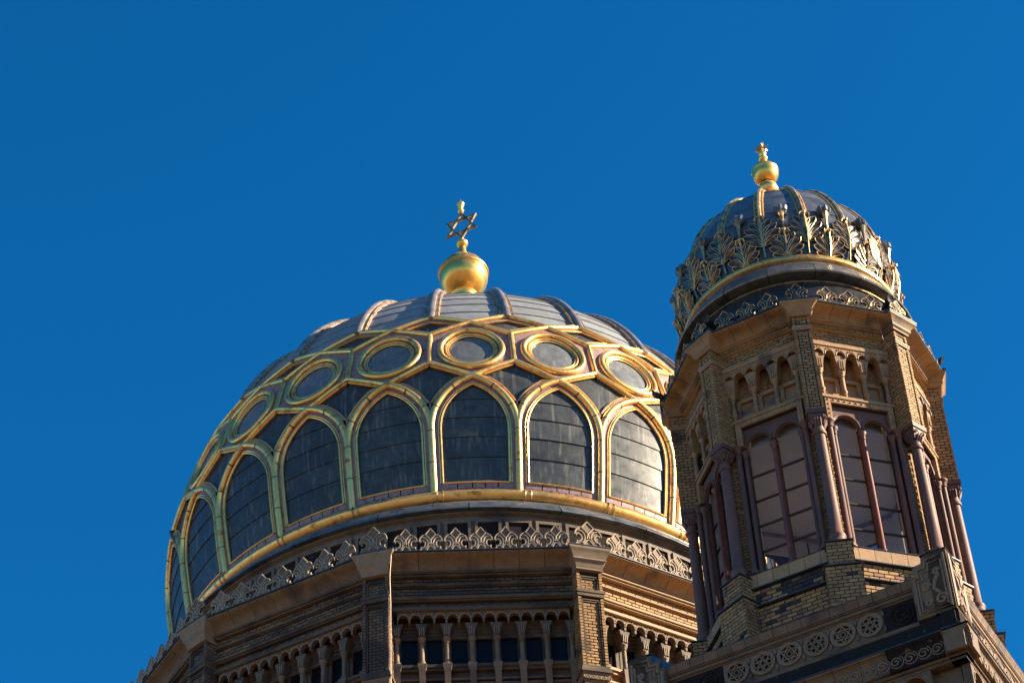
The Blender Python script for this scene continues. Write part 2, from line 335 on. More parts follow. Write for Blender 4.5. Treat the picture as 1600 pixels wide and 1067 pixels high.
nich.box(Fn, -.26, .26, -1.02, -.95, -.02, .05); nich.box(Fn, -.26, -.20, -1.75, -1.02, -.02, .05); nich.box(Fn, .20, .26, -1.75, -1.02, -.02, .05)
nm = nich.mesh('niche_frame'); nm.materials.append(M['drumstone'])
nb = MB().box(Fn, -.195, .195, -1.75, -1.025, -.02, .012).mesh('niche_back'); nb.materials.append(M['soot'])  # back coloured black for a dark recess, only shallowly sunk
for k in range(-14, 15):
    a = rad(k*5.0+1.5); f = obj('niche_frame', nm, None, dome, a)
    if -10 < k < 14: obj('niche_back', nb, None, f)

# one bay of tracery, built round j = 0
T = 0.075
def arch_u(z):                                   # half-width (fraction of half bay) of the arch line at height z
    if z <= 1.55: return 1.0
    t = z-1.55; x = -0.534+sqrt(max(0, 1.424**2-t*t)); return max(0.0, x/0.89)
zs = [0.0, .4, .8, 1.1, 1.3, 1.5, 1.7, 1.9, 2.05, 2.2, 2.35, 2.5, 2.62, 2.72, 2.80, 2.85, 2.869]
def arch_path(inset, off, zmin=0.0, scale_top=1.0, side=1):
    """the arch line moved inwards by inset metres: 6 steps up the straight, 14 round the arc"""
    P = [(BW-inset, zmin+(1.55-zmin)*i/6) for i in range(6)]; Rr = 1.424-inset; t1 = math.acos(0.534/Rr)
    P += [(-0.534+Rr*cos(t1*i/14), 1.55+Rr*sin(t1*i/14)) for i in range(15)]
    return [S(side*x/BW, z, off) for x, z in P]
def both(inset, off, zmin=0.0):
    a = arch_path(inset, off, zmin, side=-1); b = arch_path(inset, off, zmin, side=1); return a+b[::-1][1:]
ZSILL = 0.27
arch = MB(); arch.tube(arch_path(0.0, -0.03, side=-1), T, 10); arch.tube(arch_path(0.0, -0.03, side=1), T, 10)
fil = MB(); fil.tube(both(0.195, -0.035, ZSILL), 0.022, 7); fil.tube(both(0.150, -0.036, ZSILL), 0.014, 6)
q0 = (BW-0.195)/BW; fil.tube([S(-q0+q0*2*i/8, ZSILL, -0.03) for i in range(9)], 0.024, 7)
bord = MB(); bord.ribbon(both(-0.0, -0.04), both(0.20, -0.048)); bord.ribbon(both(0.20, -0.045, ZSILL), both(0.205, -0.21, ZSILL))
collar = MB()
for sx in (-1, 1):
    for zc in (0.75, 1.5, 2.10, 2.6):
        u = arch_u(zc); pts = [Vector(S(u*sx, zc-.009, -.03)), Vector(S(arch_u(zc+.018)*sx, zc+.009, -.03))]; collar.tube(pts, T+.003, 10)
sill = [MB(), MB()]
rows = [(0.03, 0.135), (0.143, 0.245)]
def tiles_sill():
    out = []
    for ri, (z0, z1) in enumerate(rows):
        e = [-0.86, -.45, -.1, .2, .5, .86] if ri else [-0.86, -.25, -.05, .12, .4, .86]
        for a, b in zip(e, e[1:]):
            n = 3; A = [S(a+.012+(b-a-.024)*i/n, z0, -.03) for i in range(n+1)]; B = [S(a+.012+(b-a-.024)*i/n, z1, -.03) for i in range(n+1)]
            A2 = [S(a+.012+(b-a-.024)*i/n, z0, -.09) for i in range(n+1)]; B2 = [S(a+.012+(b-a-.024)*i/n, z1, -.09) for i in range(n+1)]
            mb = MB(); mb.ribbon(A, B); mb.ribbon(B, B2); mb.ribbon(A2, A); mb.add([A[0], B[0], B2[0], A2[0]], [(0, 1, 2, 3)]); mb.add([A[-1], A2[-1], B2[-1], B[-1]], [(0, 1, 2, 3)])
            me = mb.mesh('sill_plate'); me.materials.append(M['pink']); out.append(me)
    return out
SILLS = tiles_sill()
def arch_half(z, inset):
    if z <= 1.55: return (BW-inset)/BW
    t = z-1.55; R = 1.424-inset; k = R*R-t*t
    return max(0.0, (-0.534+sqrt(k))/BW) if k > 0.534**2 else 0.0
def arch_sheets():
    out = []; ins = 0.20; top = 1.55+sqrt((1.424-ins)**2-0.534**2); ed = [ZSILL, .86, 1.34, 1.82, 2.28, top]
    for i, (a, b) in enumerate(zip(ed, ed[1:])):
        zz = [a+(b-a)*t/5 for t in range(6)]; mb = MB(); tilt = 0.018
        g = []
        for z in zz:
            h = arch_half(z, ins-.01); o = -0.082+tilt*(b-z)/(b-a)
            g.append([S(-h+2*h*t/6, z, o) for t in range(7)])
        for r0, r1 in zip(g, g[1:]): mb.ribbon(r0, r1)
        lo = [S(-arch_half(a, ins-.01)+2*arch_half(a, ins-.01)*t/6, a, -0.12) for t in range(7)]; mb.ribbon(lo, g[0])
        me = mb.mesh('metal_sheet'); me.materials.append(M['sheet']); out.append(me)
    return out
SHEETS = arch_sheets()
# hexagon (j = 0): apex (0, 2.869), (+-1, 3.373), (+-1, 4.374), (0, 4.806)
def line(a, b, n=5): return [(a[0]+(b[0]-a[0])*i/n, a[1]+(b[1]-a[1])*i/n) for i in range(n+1)]
hexv = [(0, 2.869), (1, 3.373), (1, 4.374), (0, 4.806), (-1, 4.374), (-1, 3.373)]
def sp(pts, off): return [S(u, z, off) for u, z in pts]
hexf = MB()
for a, b in ((0, 1), (3, 2), (0, 5), (3, 4)): hexf.tube(sp(line(hexv[a], hexv[b]), -0.015), 0.056, 8)
hexf.tube(sp(line(hexv[1], hexv[2]), -0.015), 0.056, 8)
CZ, CR = 3.80, 0.665
def circ(R, n=40):
    return [(R*cos(2*pi*i/n)*0.98/(rsurf(CZ)*rad(7.5)), CZ+R*sin(2*pi*i/n)*0.97) for i in range(n)]
rnd = MB(); rnd.tube(sp(circ(CR), -0.01), 0.066, 10, closed=True); rnd.tube(sp(circ(0.545), -0.025), 0.026, 8, closed=True); rnd.tube(sp(circ(0.495), -0.045), 0.018, 6, closed=True)
def closed(l): return l+[l[0]]
def hexpt(i, n, sh=1.0):                        # point on hexagon boundary in direction of circle sample i
    a = 2*pi*i/n; dx, dy = cos(a)*0.98/(rsurf(CZ)*rad(7.5)), sin(a)*0.97; best = 9
    V = hexv
    for (x0, y0), (x1, y1) in zip(V, V[1:]+V[:1]):
        ex, ey = x1-x0, y1-y0; den = dx*ey-dy*ex
        if abs(den) < 1e-9: continue
        t = (x0*ey-(y0-CZ)*ex)/den; s_ = (x0*dy-(y0-CZ)*dx)/den
        if t > 0 and -1e-6 <= s_ <= 1+1e-6: best = min(best, t)
    return (dx*best*sh, CZ+dy*best*sh)
n = 40; hp = MB(); hp.ribbon(sp(closed([hexpt(i, n) for i in range(n)]), -0.035), sp(closed(circ(0.50)), -0.035)); hp.ribbon(sp(closed(circ(0.50)), -0.035), sp(closed(circ(0.50)), -0.2))
disc = MB(); c5 = [circ(r, n) for r in (.50, .3)]; disc.ribbon(sp(closed(c5[0]), -0.07), sp(closed(c5[1]), -0.06)); disc.add(sp(c5[1], -0.06), [tuple(range(n))])
# spandrel kite centred on j = +0.5 (u = 1): between the two arches and the lower hexagon sides
kite = MB(); kb = MB(); kfil = MB()
def kz(u):   # lower border: outside of arch; u in 1..2 mirrored
    uu = 1-abs(u-1); return uu
def kite_rows(ins, n=10):
    """left and right edge of the spandrel at each height, moved inwards by ins metres"""
    rows_ = []; z0, z1 = 2.08, 3.373
    for i in range(n+1):
        z = z0+(z1-z0)*i/n
        if z < 2.869:
            t = z-1.55; R = 1.424+ins; k = R*R-t*t; wl = (-0.534+sqrt(max(k, 0)))/BW
        else: wl = 0.0
        # hexagon side limits: from (0,2.869) to (1,3.373)
        wl2 = (z-2.869)/(3.373-2.869)+ins*1.15/BW if z > 2.869-ins*0.6 else 0.0
        rows_.append((z, max(wl, wl2)))
    return rows_
for store, ins, off in ((kb, 0.03, -0.03), (kite, 0.13, -0.085)):
    R_ = [(z, w) for z, w in kite_rows(ins, 26) if w < 0.985]; g = [[S(w+(2-2*w)*t/6, z, off) for t in range(7)] for z, w in R_]
    if store is kite:
        for a, b in zip(g, g[1:]): store.ribbon(a, b)
    else: outer_rows = R_
inn = [(z, w) for z, w in kite_rows(0.13, 26) if w < 0.985]
L_in = sp([(w, z) for z, w in inn], -0.03); R_in = sp([(2-w, z) for z, w in inn], -0.03)
kfil.tube([L_in[0]]+L_in, 0.018, 6); kfil.tube(R_in, 0.018, 6)
outl = []
for z, w in inn:
    w0 = max((-0.534+sqrt(max(0, 1.424**2-(z-1.55)**2)))/BW if z < 2.869 else 0, (z-2.869)/.504 if z > 2.869 else 0); outl.append((z, w0))
kb.ribbon(sp([(w, z) for z, w in outl], -0.025), L_in); kb.ribbon(R_in, sp([(2-w, z) for z, w in outl], -0.025))
# top cover between inner edge end and the hexagon vertex
zt, wt = inn[-1]; kb.add(sp([(outl[-1][1], zt), (1, 3.373), (2-outl[-1][1], zt)], -0.028), [(0, 2, 1)])
z0_, w0_ = inn[0]; kb.add(sp([(w0_, z0_), (1, z0_-.35), (2-w0_, z0_)], -0.028), [(0, 1, 2)])
kb.ribbon(L_in, sp([(w, z) for z, w in inn], -0.2)); kb.ribbon(sp([(2-w, z) for z, w in inn], -0.2), R_in)
# upper diamond centred on u = 1: (0,4.806) (1,4.374) (2,4.806) (1,5.163)
dia = MB(); dfr = MB(); dbd = MB()
dv = [(0, 4.806), (1, 4.374), (2, 4.806), (1, 5.163)]; cc = (1, 4.775)
din = [(cc[0]+(u-cc[0])*0.66, cc[1]+(z-cc[1])*0.60) for u, z in dv]
dia.add(sp(din, -0.09)+sp([cc], -0.085), [(0, 1, 4), (1, 2, 4), (2, 3, 4), (3, 0, 4)])
for a, b in ((0, 1), (1, 2), (2, 3), (3, 0)):
    dbd.ribbon(sp(line(dv[a], dv[b]), -0.03), sp(line(din[a], din[b]), -0.045)); dbd.ribbon(sp(line(din[a], din[b]), -0.045), sp(line(din[a], din[b]), -0.2)); dfr.tube(sp(line(din[a], din[b]), -0.04), 0.02, 6)
for a in (0, 2): dfr.tube(sp(line(dv[a], dv[3]), -0.01), 0.056, 8)
# band behind the upper frame
for a in (0, 2): dbd.ribbon(sp(line(dv[a], dv[3]), -0.03), sp([(u, z+.10) for u, z in line(dv[a], dv[3])], -0.06)); dfr.tube(sp([(u, z+.10) for u, z in line(dv[a], dv[3])], -0.02), 0.022, 6)
# cap: rib on u = 1 and sheets between
cz = [5.10, 5.35, 5.6, 5.9, 6.2, 6.5, 6.8, 7.1, 7.4, 7.7, 8.0, 8.25, 8.5, 8.7, 8.85, 8.95]
rib = MB(); rl = MB(); rb_ = MB()
def capoff(z, lat, off):
    """point beside the rib line u=1 by lat metres"""
    r = rsurf(z); return S(1+lat/(max(r, .5)*rad(7.5)), z, off)
def taper(z): return min(1.0, 0.35+0.65*rsurf(z)/6.2)
rib.tube([capoff(z, 0, -0.02) for z in cz], [0.088*taper(z) for z in cz], 12)
for sx in (-1, 1):
    rl.tube([capoff(z, sx*0.140*taper(z), -0.03) for z in cz], [0.026*taper(z) for z in cz], 7); rl.tube([capoff(z, sx*0.104*taper(z), -0.02) for z in cz], [0.02*taper(z) for z in cz], 6)
rb_.ribbon([capoff(z, -0.165*taper(z), -0.05) for z in cz], [capoff(z, 0.165*taper(z), -0.05) for z in cz])
for sx in (-1, 1): rb_.ribbon([capoff(z, sx*0.165*taper(z), -0.05) for z in cz], [capoff(z, sx*0.165*taper(z), -0.2) for z in cz])
def cap_sheets():
    out = []; e = [5.0, 5.50, 5.95, 6.38, 6.78, 7.16, 7.52, 7.86, 8.18, 8.45]
    for a, b in zip(e, e[1:]):
        mb = MB(); g = []
        for z in (a, (a+b)/2, b):
            h = 1-0.16*taper(z)/(rsurf(z)*rad(7.5)); o = -0.095+0.020*(b-z)/(b-a); g.append([S(-h+2*h*t/6, z, o) for t in range(7)])
        h = 1-0.16*taper(a)/(rsurf(a)*rad(7.5)); lo = [S(-h+2*h*t/6, a, -.125) for t in range(7)]
        mb.ribbon(lo, g[0]); mb.ribbon(g[0], g[1]); mb.ribbon(g[1], g[2])
        me = mb.mesh('roof_sheet'); me.materials.append(M['capsheet']); out.append(me)
    return out
CAPS = cap_sheets()
def pre(name, mb, m): me = mb.mesh(name); me.materials.append(M[m]); return me
BAY = dict(arch=pre('arch_frame', arch, 'gold'), fillet=pre('fillet', fil, 'gold'), bord=pre('arch_border', bord, 'pink'), collar=pre('joint_collar', collar, 'joint'),
           hexf=pre('hexagon_frame', hexf, 'gold'), hp=pre('hexagon_plate', hp, 'pink'), rnd=pre('roundel_ring', rnd, 'gold'), disc=pre('roundel_disc', disc, 'discsheet'),
           kite=pre('spandrel_sheet', kite, 'sheet'), kb=pre('spandrel_border', kb, 'pink'), kf=pre('fillet', kfil, 'gold'),
           dia=pre('diamond_sheet', dia, 'sheet'), dbd=pre('diamond_border', dbd, 'pink'), dfr=pre('diamond_frame', dfr, 'gold'),
           rib=pre('cap_rib', rib, 'roll'), rl=pre('rib_beading', rl, 'darkgold'), rb=pre('rib_bed', rb_, 'pink'))
for j in range(-8, 8):
    a = rad(15*j)
    if j < 7:
        f = obj('arch_frame', BAY['arch'], None, dome, a)
        for nme, k in (('fillet', 'fillet'), ('arch_border', 'bord'), ('joint_collar', 'collar')): obj(nme, BAY[k], None, f)
        for me in SHEETS: obj('metal_sheet', me, None, f)
        for me in SILLS: obj('sill_plate', me, None, f)
        h = obj('hexagon_frame', BAY['hexf'], None, dome, a); obj('hexagon_plate', BAY['hp'], None, h)
        obj('roundel_ring', BAY['rnd'], None, h); obj('roundel_disc', BAY['disc'], None, h)
    s_ = obj('spandrel_sheet', BAY['kite'], None, dome, a); obj('spandrel_border', BAY['kb'], None, s_); obj('fillet', BAY['kf'], None, s_)
    d = obj('diamond_frame', BAY['dfr'], None, dome, a); obj('diamond_border', BAY['dbd'], None, d); obj('diamond_sheet', BAY['dia'], None, d)
    r_ = obj('cap_rib', BAY['rib'], None, dome, a); obj('rib_beading', BAY['rl'], None, r_); obj('rib_bed', BAY['rb'], None, r_)
    if j < 7:
        cr_ = obj('roof_sheet', CAPS[0], None, dome, a)
        for me in CAPS[1:]: obj('roof_sheet', me, None, cr_)
# little bracket hook on the left flank
hk = MB().tube([S(.6, 2.35, .0, -5.0), S(.6, 2.5, .10, -5.0), S(.6, 2.62, .13, -5.0), S(.6, 2.66, .05, -5.0)], [.03, .04, .045, .03], 8)
obj('roof_hook', hk, 'slate', dome)

# finial of the great dome: top-level fixture
fin = thing('star_finial', (0.07, 0, ZR), 0, 'gilded ball with openwork six-pointed star at the top of the great dome', 'finial')
obj('pedestal', MB().lathe([(1.0, 8.8), (.95, 9.1), (.55, 9.3), (.42, 9.8), (.36, 10.6), (.34, 11.5), (.30, 11.75), (.36, 11.85), (.30, 11.95)], 24), 'goldball', fin)
ball = []
for i in range(15):
    t = -pi/2+pi*0.52*i/14+0.0; ball.append((max(.22, .615*cos(t)), 12.50+.60*sin(t)))
ball = [p for p in ball if p[1] < 12.6]+[(.615, 12.62), (.645, 12.64), (.65, 12.67), (.63, 12.70), (.60, 12.71), (.565, 12.83), (.50, 12.95), (.40, 13.06), (.29, 13.15), (.2, 13.2)]
obj('ball', MB().lathe(ball, 40), 'goldball', fin)
obj('cone', MB().lathe([(.1, 13.1), (.22, 13.13), (.24, 13.17), (.21, 13.22), (.15, 13.26), (.11, 13.4), (.085, 13.62), (.08, 13.66)], 24), 'goldball', fin)
obj('collar', MB().lathe([(.07, 13.62), (.12, 13.66), (.15, 13.72), (.155, 13.78), (.12, 13.82), (.07, 13.86), (.05, 13.93), (.02, 13.95)], 24), 'goldball', fin)
star = MB(); yw = -0.438; RS = .508; zc = 14.418
def sp3(a, rr, w): l = rr*cos(rad(a)); return (l*cos(yw)+w*sin(yw), l*sin(yw)-w*cos(yw), zc+rr*sin(rad(a)))
for tri, dw in (((90, 210, 330), .0), ((30, 150, 270), .0)):
    for k in range(3):
        A0, B0 = tri[k], tri[(k+1) % 3]; ro, ri = RS, RS-0.105
        vs = [sp3(A0, ro, .03+dw), sp3(B0, ro, .03+dw), sp3(B0, ri, .03+dw), sp3(A0, ri, .03+dw), sp3(A0, ro, -.03+dw), sp3(B0, ro, -.03+dw), sp3(B0, ri, -.03+dw), sp3(A0, ri, -.03+dw)]
        star.add(vs, [(0, 1, 2, 3), (7, 6, 5, 4), (0, 4, 5, 1), (3, 2, 6, 7)])
obj('star', star, 'darkgold', fin)
obj('spike', MB().lathe([(.03, 14.88), (.075, 14.92), (.085, 14.96), (.06, 15.0), (.04, 15.03), (.06, 15.08), (.09, 15.16), (.105, 15.22), (.08, 15.27), (.035, 15.31), (.02, 15.36), (.002, 15.43)], 20), 'goldball', fin)

# ================================================================== POLYGONAL DRUM
drum = thing('drum_building', (0, 0, ZR), TH0, 'twelve-sided stained yellow brick storey with pilasters and arcades carrying the great dome', 'building')
DB = Bricks(drum, TH0)
core = MB().lathe([(6.95/cos(rad(15)), -2.36), (6.95/cos(rad(15)), -33.0)], 12, rad(15), rad(375))
obj('core_wall', core.mesh('core_wall', 10), 'mortar', drum)
obj('parapet_roof', MB().lathe([(6.75, -2.37), (7.72, -2.40)], 12, rad(15), rad(375)), 'lead', drum)
CU, CV = 0.00222, 0.00318
cb, crm = cresting(CU, CV, .016); CB, CRM = pre('cresting', cb, 'drumstone'), pre('cresting_rim', crm, 'rim')
cb, crm = cresting(CU*1.22, CV*1.08, .017); CB2, CRM2 = pre('cresting', cb, 'drumstone'), pre('cresting_rim', crm, 'rim')
FA = {}
def face_drum(a, jj, full):
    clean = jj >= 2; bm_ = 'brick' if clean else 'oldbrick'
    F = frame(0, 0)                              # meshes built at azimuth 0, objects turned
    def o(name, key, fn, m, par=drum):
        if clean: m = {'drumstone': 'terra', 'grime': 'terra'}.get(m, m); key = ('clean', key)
        if key not in FA: mb = MB(); fn(mb); FA[key] = pre(name, mb, m)
        return obj(name, FA[key], None, par, a if par is drum else 0)
    for k in range(-3, 4):
        u = k*.475; c = obj('cresting', CB, None, drum, a, (7.62*cos(a)-u*sin(a), 7.62*sin(a)+u*cos(a), -2.36)); obj('cresting_rim', CRM, None, c)
    e = [-1.69, -1.19, -.71, -.235, .235, .71, 1.19, 1.69]
    for k in range(7):
        o('cove_stone', ('cove', k), lambda mb: mb.prof(F, [(7.2, -2.40), (7.70, -2.40), (7.71, -2.425), (7.69, -2.445), (7.60, -2.47), (7.51, -2.52), (7.45, -2.58), (7.41, -2.645), (7.2, -2.645)], e[k]+.004, e[k+1]-.004), 'drumstone')
    o('lead_edge', 'lead', lambda mb: mb.prof(F, [(7.5, -2.375), (7.73, -2.375), (7.73, -2.398), (7.5, -2.398)], -1.70, 1.70), 'lead')
    def mould(mb):
        for z0, z1, w in ((-2.65, -2.70, 7.435), (-2.70, -2.74, 7.40), (-2.885, -2.925, 7.345), (-2.925, -2.95, 7.315), (-3.17, -3.20, 7.33), (-3.20, -3.265, 7.39), (-3.265, -3.30, 7.36), (-3.40, -3.47, 7.33), (-3.47, -3.51, 7.36)):
            mb.prof(F, [(7.1, z0), (w-.012, z0), (w, z0-.012), (w, z1+.012), (w-.012, z1), (7.1, z1)], -1.72, 1.72)
    o('moulding', 'mould', mould, 'grime')
    o('wall_bed', 'bed', lambda mb: (mb.box(frame(0, 7.27), -1.72, 1.72, -3.56, -2.64, -.3, 0)), 'mortar')
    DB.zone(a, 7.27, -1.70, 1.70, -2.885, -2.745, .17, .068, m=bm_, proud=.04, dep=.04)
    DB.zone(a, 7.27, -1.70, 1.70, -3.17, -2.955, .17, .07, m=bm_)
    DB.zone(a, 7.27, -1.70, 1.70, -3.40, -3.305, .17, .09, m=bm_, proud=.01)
    # arcade of fourteen arches on seven corbelled bays
    step = .46; Fz = frame(0, 7.16)
    for k in range(14):
        uc = (-6.5+k)*step/2-.0
        key = ('ar', k)
        if key not in FA:
            (pl, rim), = arcade(Fz, [uc], step/4, -3.48, -3.665, .096, 0.03, .14); pl.box(Fz, uc-step/4+.001, uc-.096, -3.76, -3.665, .03, .14); pl.box(Fz, uc+.096, uc+step/4-.001, -3.76, -3.665, .03, .14); FA[key] = pre('arch', pl, 'drumstone'); FA[('arr', k)] = pre('arch_rim', rim, 'archrim')
        p_ = obj('arch', FA[key], None, drum, a); obj('arch_rim', FA[('arr', k)], None, p_)
    if 'col' not in FA:
        FA['col'] = pre('colonnette', colonnette(-4.06, -4.66, .045), 'drumstone')
        mb = MB(); mb.loft(frame(0, 0), [(-4.06, .06, .06), (-3.97, .062, .062), (-3.88, .078, .066), (-3.81, .10, .075), (-3.765, .115, .08)], -.2)
        mb2 = MB()
        for x in (-.04, 0, .04): mb2.box(frame(0, 0), x-.008, x+.008, -4.02, -3.84, .055, .084)
        FA['corb'] = pre('corbel', mb, 'grime'); FA['flute'] = pre('fluting', mb2, 'archrim')
        mb = MB().loft(frame(0, 0), [(-5.6, .05, .05), (-4.80, .06, .06), (-4.74, .08, .08), (-4.66, .085, .085)], -.2); FA['ped'] = pre('pedestal', mb, 'drumstone')
    for k in range(8):
        u = -1.62+k*.4625
        loc = (7.2*cos(a)-u*sin(a), 7.2*sin(a)+u*cos(a), 0)
        c = obj('colonnette', FA['col'], None, drum, a, loc); obj('corbel', FA['corb'], None, c); obj('fluting', FA['flute'], None, c); obj('pedestal', FA['ped'], None, c)
    for k in range(7):
        u = -1.39+k*.4625
        def wf(mb):
            Fw = frame(0, 6.98)
            mb.box(Fw, -.22, -.15, -4.6, -3.90, -.02, .06); mb.box(Fw, .15, .22, -4.6, -3.90, -.02, .06); mb.box(Fw, -.15, .15, -3.96, -3.90, -.02, .06)
            mb.box(Fw, -.23, .23, -3.90, -3.44, -.02, .04)
        if 'wf' not in FA:
            mb = MB(); wf(mb); FA['wf'] = pre('window_surround', mb, 'grime')
            FA['wg'] = pre('window_pane', MB().box(frame(0, 6.98), -.148, .148, -4.6, -3.96, -.02, .012), 'darkroom')
            mb = MB()
            for q in range(6):
                x = -.14+q*.056
                for z in (-3.58, -3.67, -3.76, -3.85): mb.tube([frame(0, 6.98)(x+.018*cos(t*pi/3), z+.018*sin(t*pi/3), .045) for t in range(6)], .008, 4, closed=True)
            FA['diap'] = pre('carved_diaper', mb, 'drumstone')
        loc = (-u*sin(a), u*cos(a), 0)
        w_ = obj('window', FA['wf'], None, drum, a, loc); obj('window_pane', FA['wg'], None, w_); obj('carved_diaper', FA['diap'], None, w_)
    def lower(mb):
        for z0, z1, w in ((-4.66, -4.72, 7.24), (-4.72, -4.78, 7.20), (-4.95, -4.99, 7.2), (-5.05, -5.1, 7.2)): mb.box(frame(0, 6.9), -1.72, 1.72, z1, z0, 0, w-6.9)
        mb.box(frame(0, 6.9), -1.72, 1.72, -7.5, -4.78, 0, .22)
    o('sill_course', 'low', lower, 'grime')
    for k in range(7):
        def pn(mb):
            Fp = frame(0, 7.12); u = -1.39+k*.4625; mb.box(Fp, u-.15, u+.15, -5.45, -5.15, 0, .02)
            for q in range(5):
                mb.tube([Fp(u-.11+q*.055+.02*cos(t*pi/4), -5.3+.08*sin(t*pi/4), .022) for t in range(8)], .008, 4, closed=True)
        o('carved_panel', ('pn', k), pn, 'drumstone')
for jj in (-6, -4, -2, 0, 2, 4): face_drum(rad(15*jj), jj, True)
def pier_drum(a, clean):
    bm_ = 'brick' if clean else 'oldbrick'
    def o(name, key, mk, m):
        if key not in FA: FA[key] = pre(name, mk(), m)
        return obj(name, FA[key], None, drum, a)
    c = obj('cresting', CB2, None, drum, a, (7.86*cos(a), 7.86*sin(a), -2.32)); obj('cresting_rim', CRM2, None, c)
    o('cornice_block', 'pc', lambda: MB().loft(frame(0, 0), [(-2.353, .406, 7.947), (-2.395, .406, 7.947), (-2.42, .385, 7.93), (-2.50, .35, 7.895), (-2.585, .315, 7.865), (-2.585, .325, 7.875), (-2.61, .325, 7.875), (-2.66, .28, 7.83), (-2.72, .275, 7.825), (-2.75, .26, 7.80), (-2.80, .26, 7.80)], 7.0), 'archrim')
    o('lead_edge', 'pl', lambda: MB().box(frame(0, 0), -.415, .415, -2.352, -2.33, 7.0, 7.956), 'lead')
    o('pier_core', 'pk', lambda: MB().box(frame(0, 0), -.245, .245, -33, -2.8, 6.9, 7.70), 'mortar')
    def rm():
        mb = MB(); F = frame(0, 0)
        for z0, z1, h, w in ((-3.26, -3.32, .275, 7.785), (-3.32, -3.40, .262, 7.77), (-4.98, -5.03, .262, 7.77), (-5.03, -5.10, .285, 7.79), (-5.10, -5.14, .30, 7.81)): mb.box(F, -h, h, z1, z0, 7.0, w)
        for z0, z1 in ((-3.24, -2.92), (-4.93, -3.46)):
            for x in (-.165, .165): mb.box(F, x-.012, x+.012, z0, z1, 7.70, 7.735)
            mb.box(F, -.165, .165, z1-.012, z1+.012, 7.70, 7.735); mb.box(F, -.165, .165, z1-.05, z1-.03, 7.70, 7.722)
        return mb
    o('pier_moulding', 'pm', rm, 'grime')
    def cap():
        mb = MB().loft(frame(0, 0), [(-5.14, .27, 7.78), (-5.4, .22, 7.72), (-5.5, .2, 7.70)], 7.3); F = frame(0, 7.77)
        for q in range(5):
            for s2 in (1, -1):
                mb.tube([F(-.2+q*.1+s2*.02*t*cos(t), -5.25-.02*t*sin(t)*1.0, .0) for t in [0.5, 1, 1.5, 2, 2.5, 3, 3.5]], .012, 5)
        return mb
    o('carved_capital', 'pcap', cap, 'drumstone')
    for z0, z1 in ((-3.26, -2.81), (-4.98, -3.41)):
        DB.zone(a, 7.75, -.255, -.18, z0, z1, .15, .068, m=bm_, dep=.06, proud=0); DB.zone(a, 7.75, .18, .255, z0, z1, .15, .068, m=bm_, dep=.06, proud=0)
        DB.zone(a, 7.70, -.15, .15, z0+.02, z1-.12, .15, .068, m=bm_, dep=.02, proud=.008)
    for s2 in (1, -1):                           # flanks: brick courses on the two sides
        DB.zone(a+s2*pi/2, .245, -7.75 if s2 > 0 else 7.20, -7.20 if s2 > 0 else 7.75, -5.0, -2.82, .18, .068, m=bm_, proud=.01)
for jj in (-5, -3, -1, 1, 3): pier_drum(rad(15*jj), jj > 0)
DB.build()

# lightning conductor down the pier
def wire(name, pts, r, label, root_loc=(0, 0, ZR), rz=TH0, sc=1.0):
    o = obj(name, MB().tube(pts, r, 5), 'wire', None, rz, root_loc); o['label'] = label; o['category'] = 'cable'; o.scale = (sc,)*3; return o
Fw_ = frame(rad(-15), 0)
wire('lightning_cable', [Fw_(.33, -2.30, 7.9), Fw_(.36, -2.5, 7.9), Fw_(.30, -2.9, 7.80), Fw_(.30, -3.5, 7.76), Fw_(.29, -5.0, 7.76), Fw_(.29, -7.0, 7.76)], .009, 'thin lightning cable hanging down the right edge of the left-hand front drum pier')

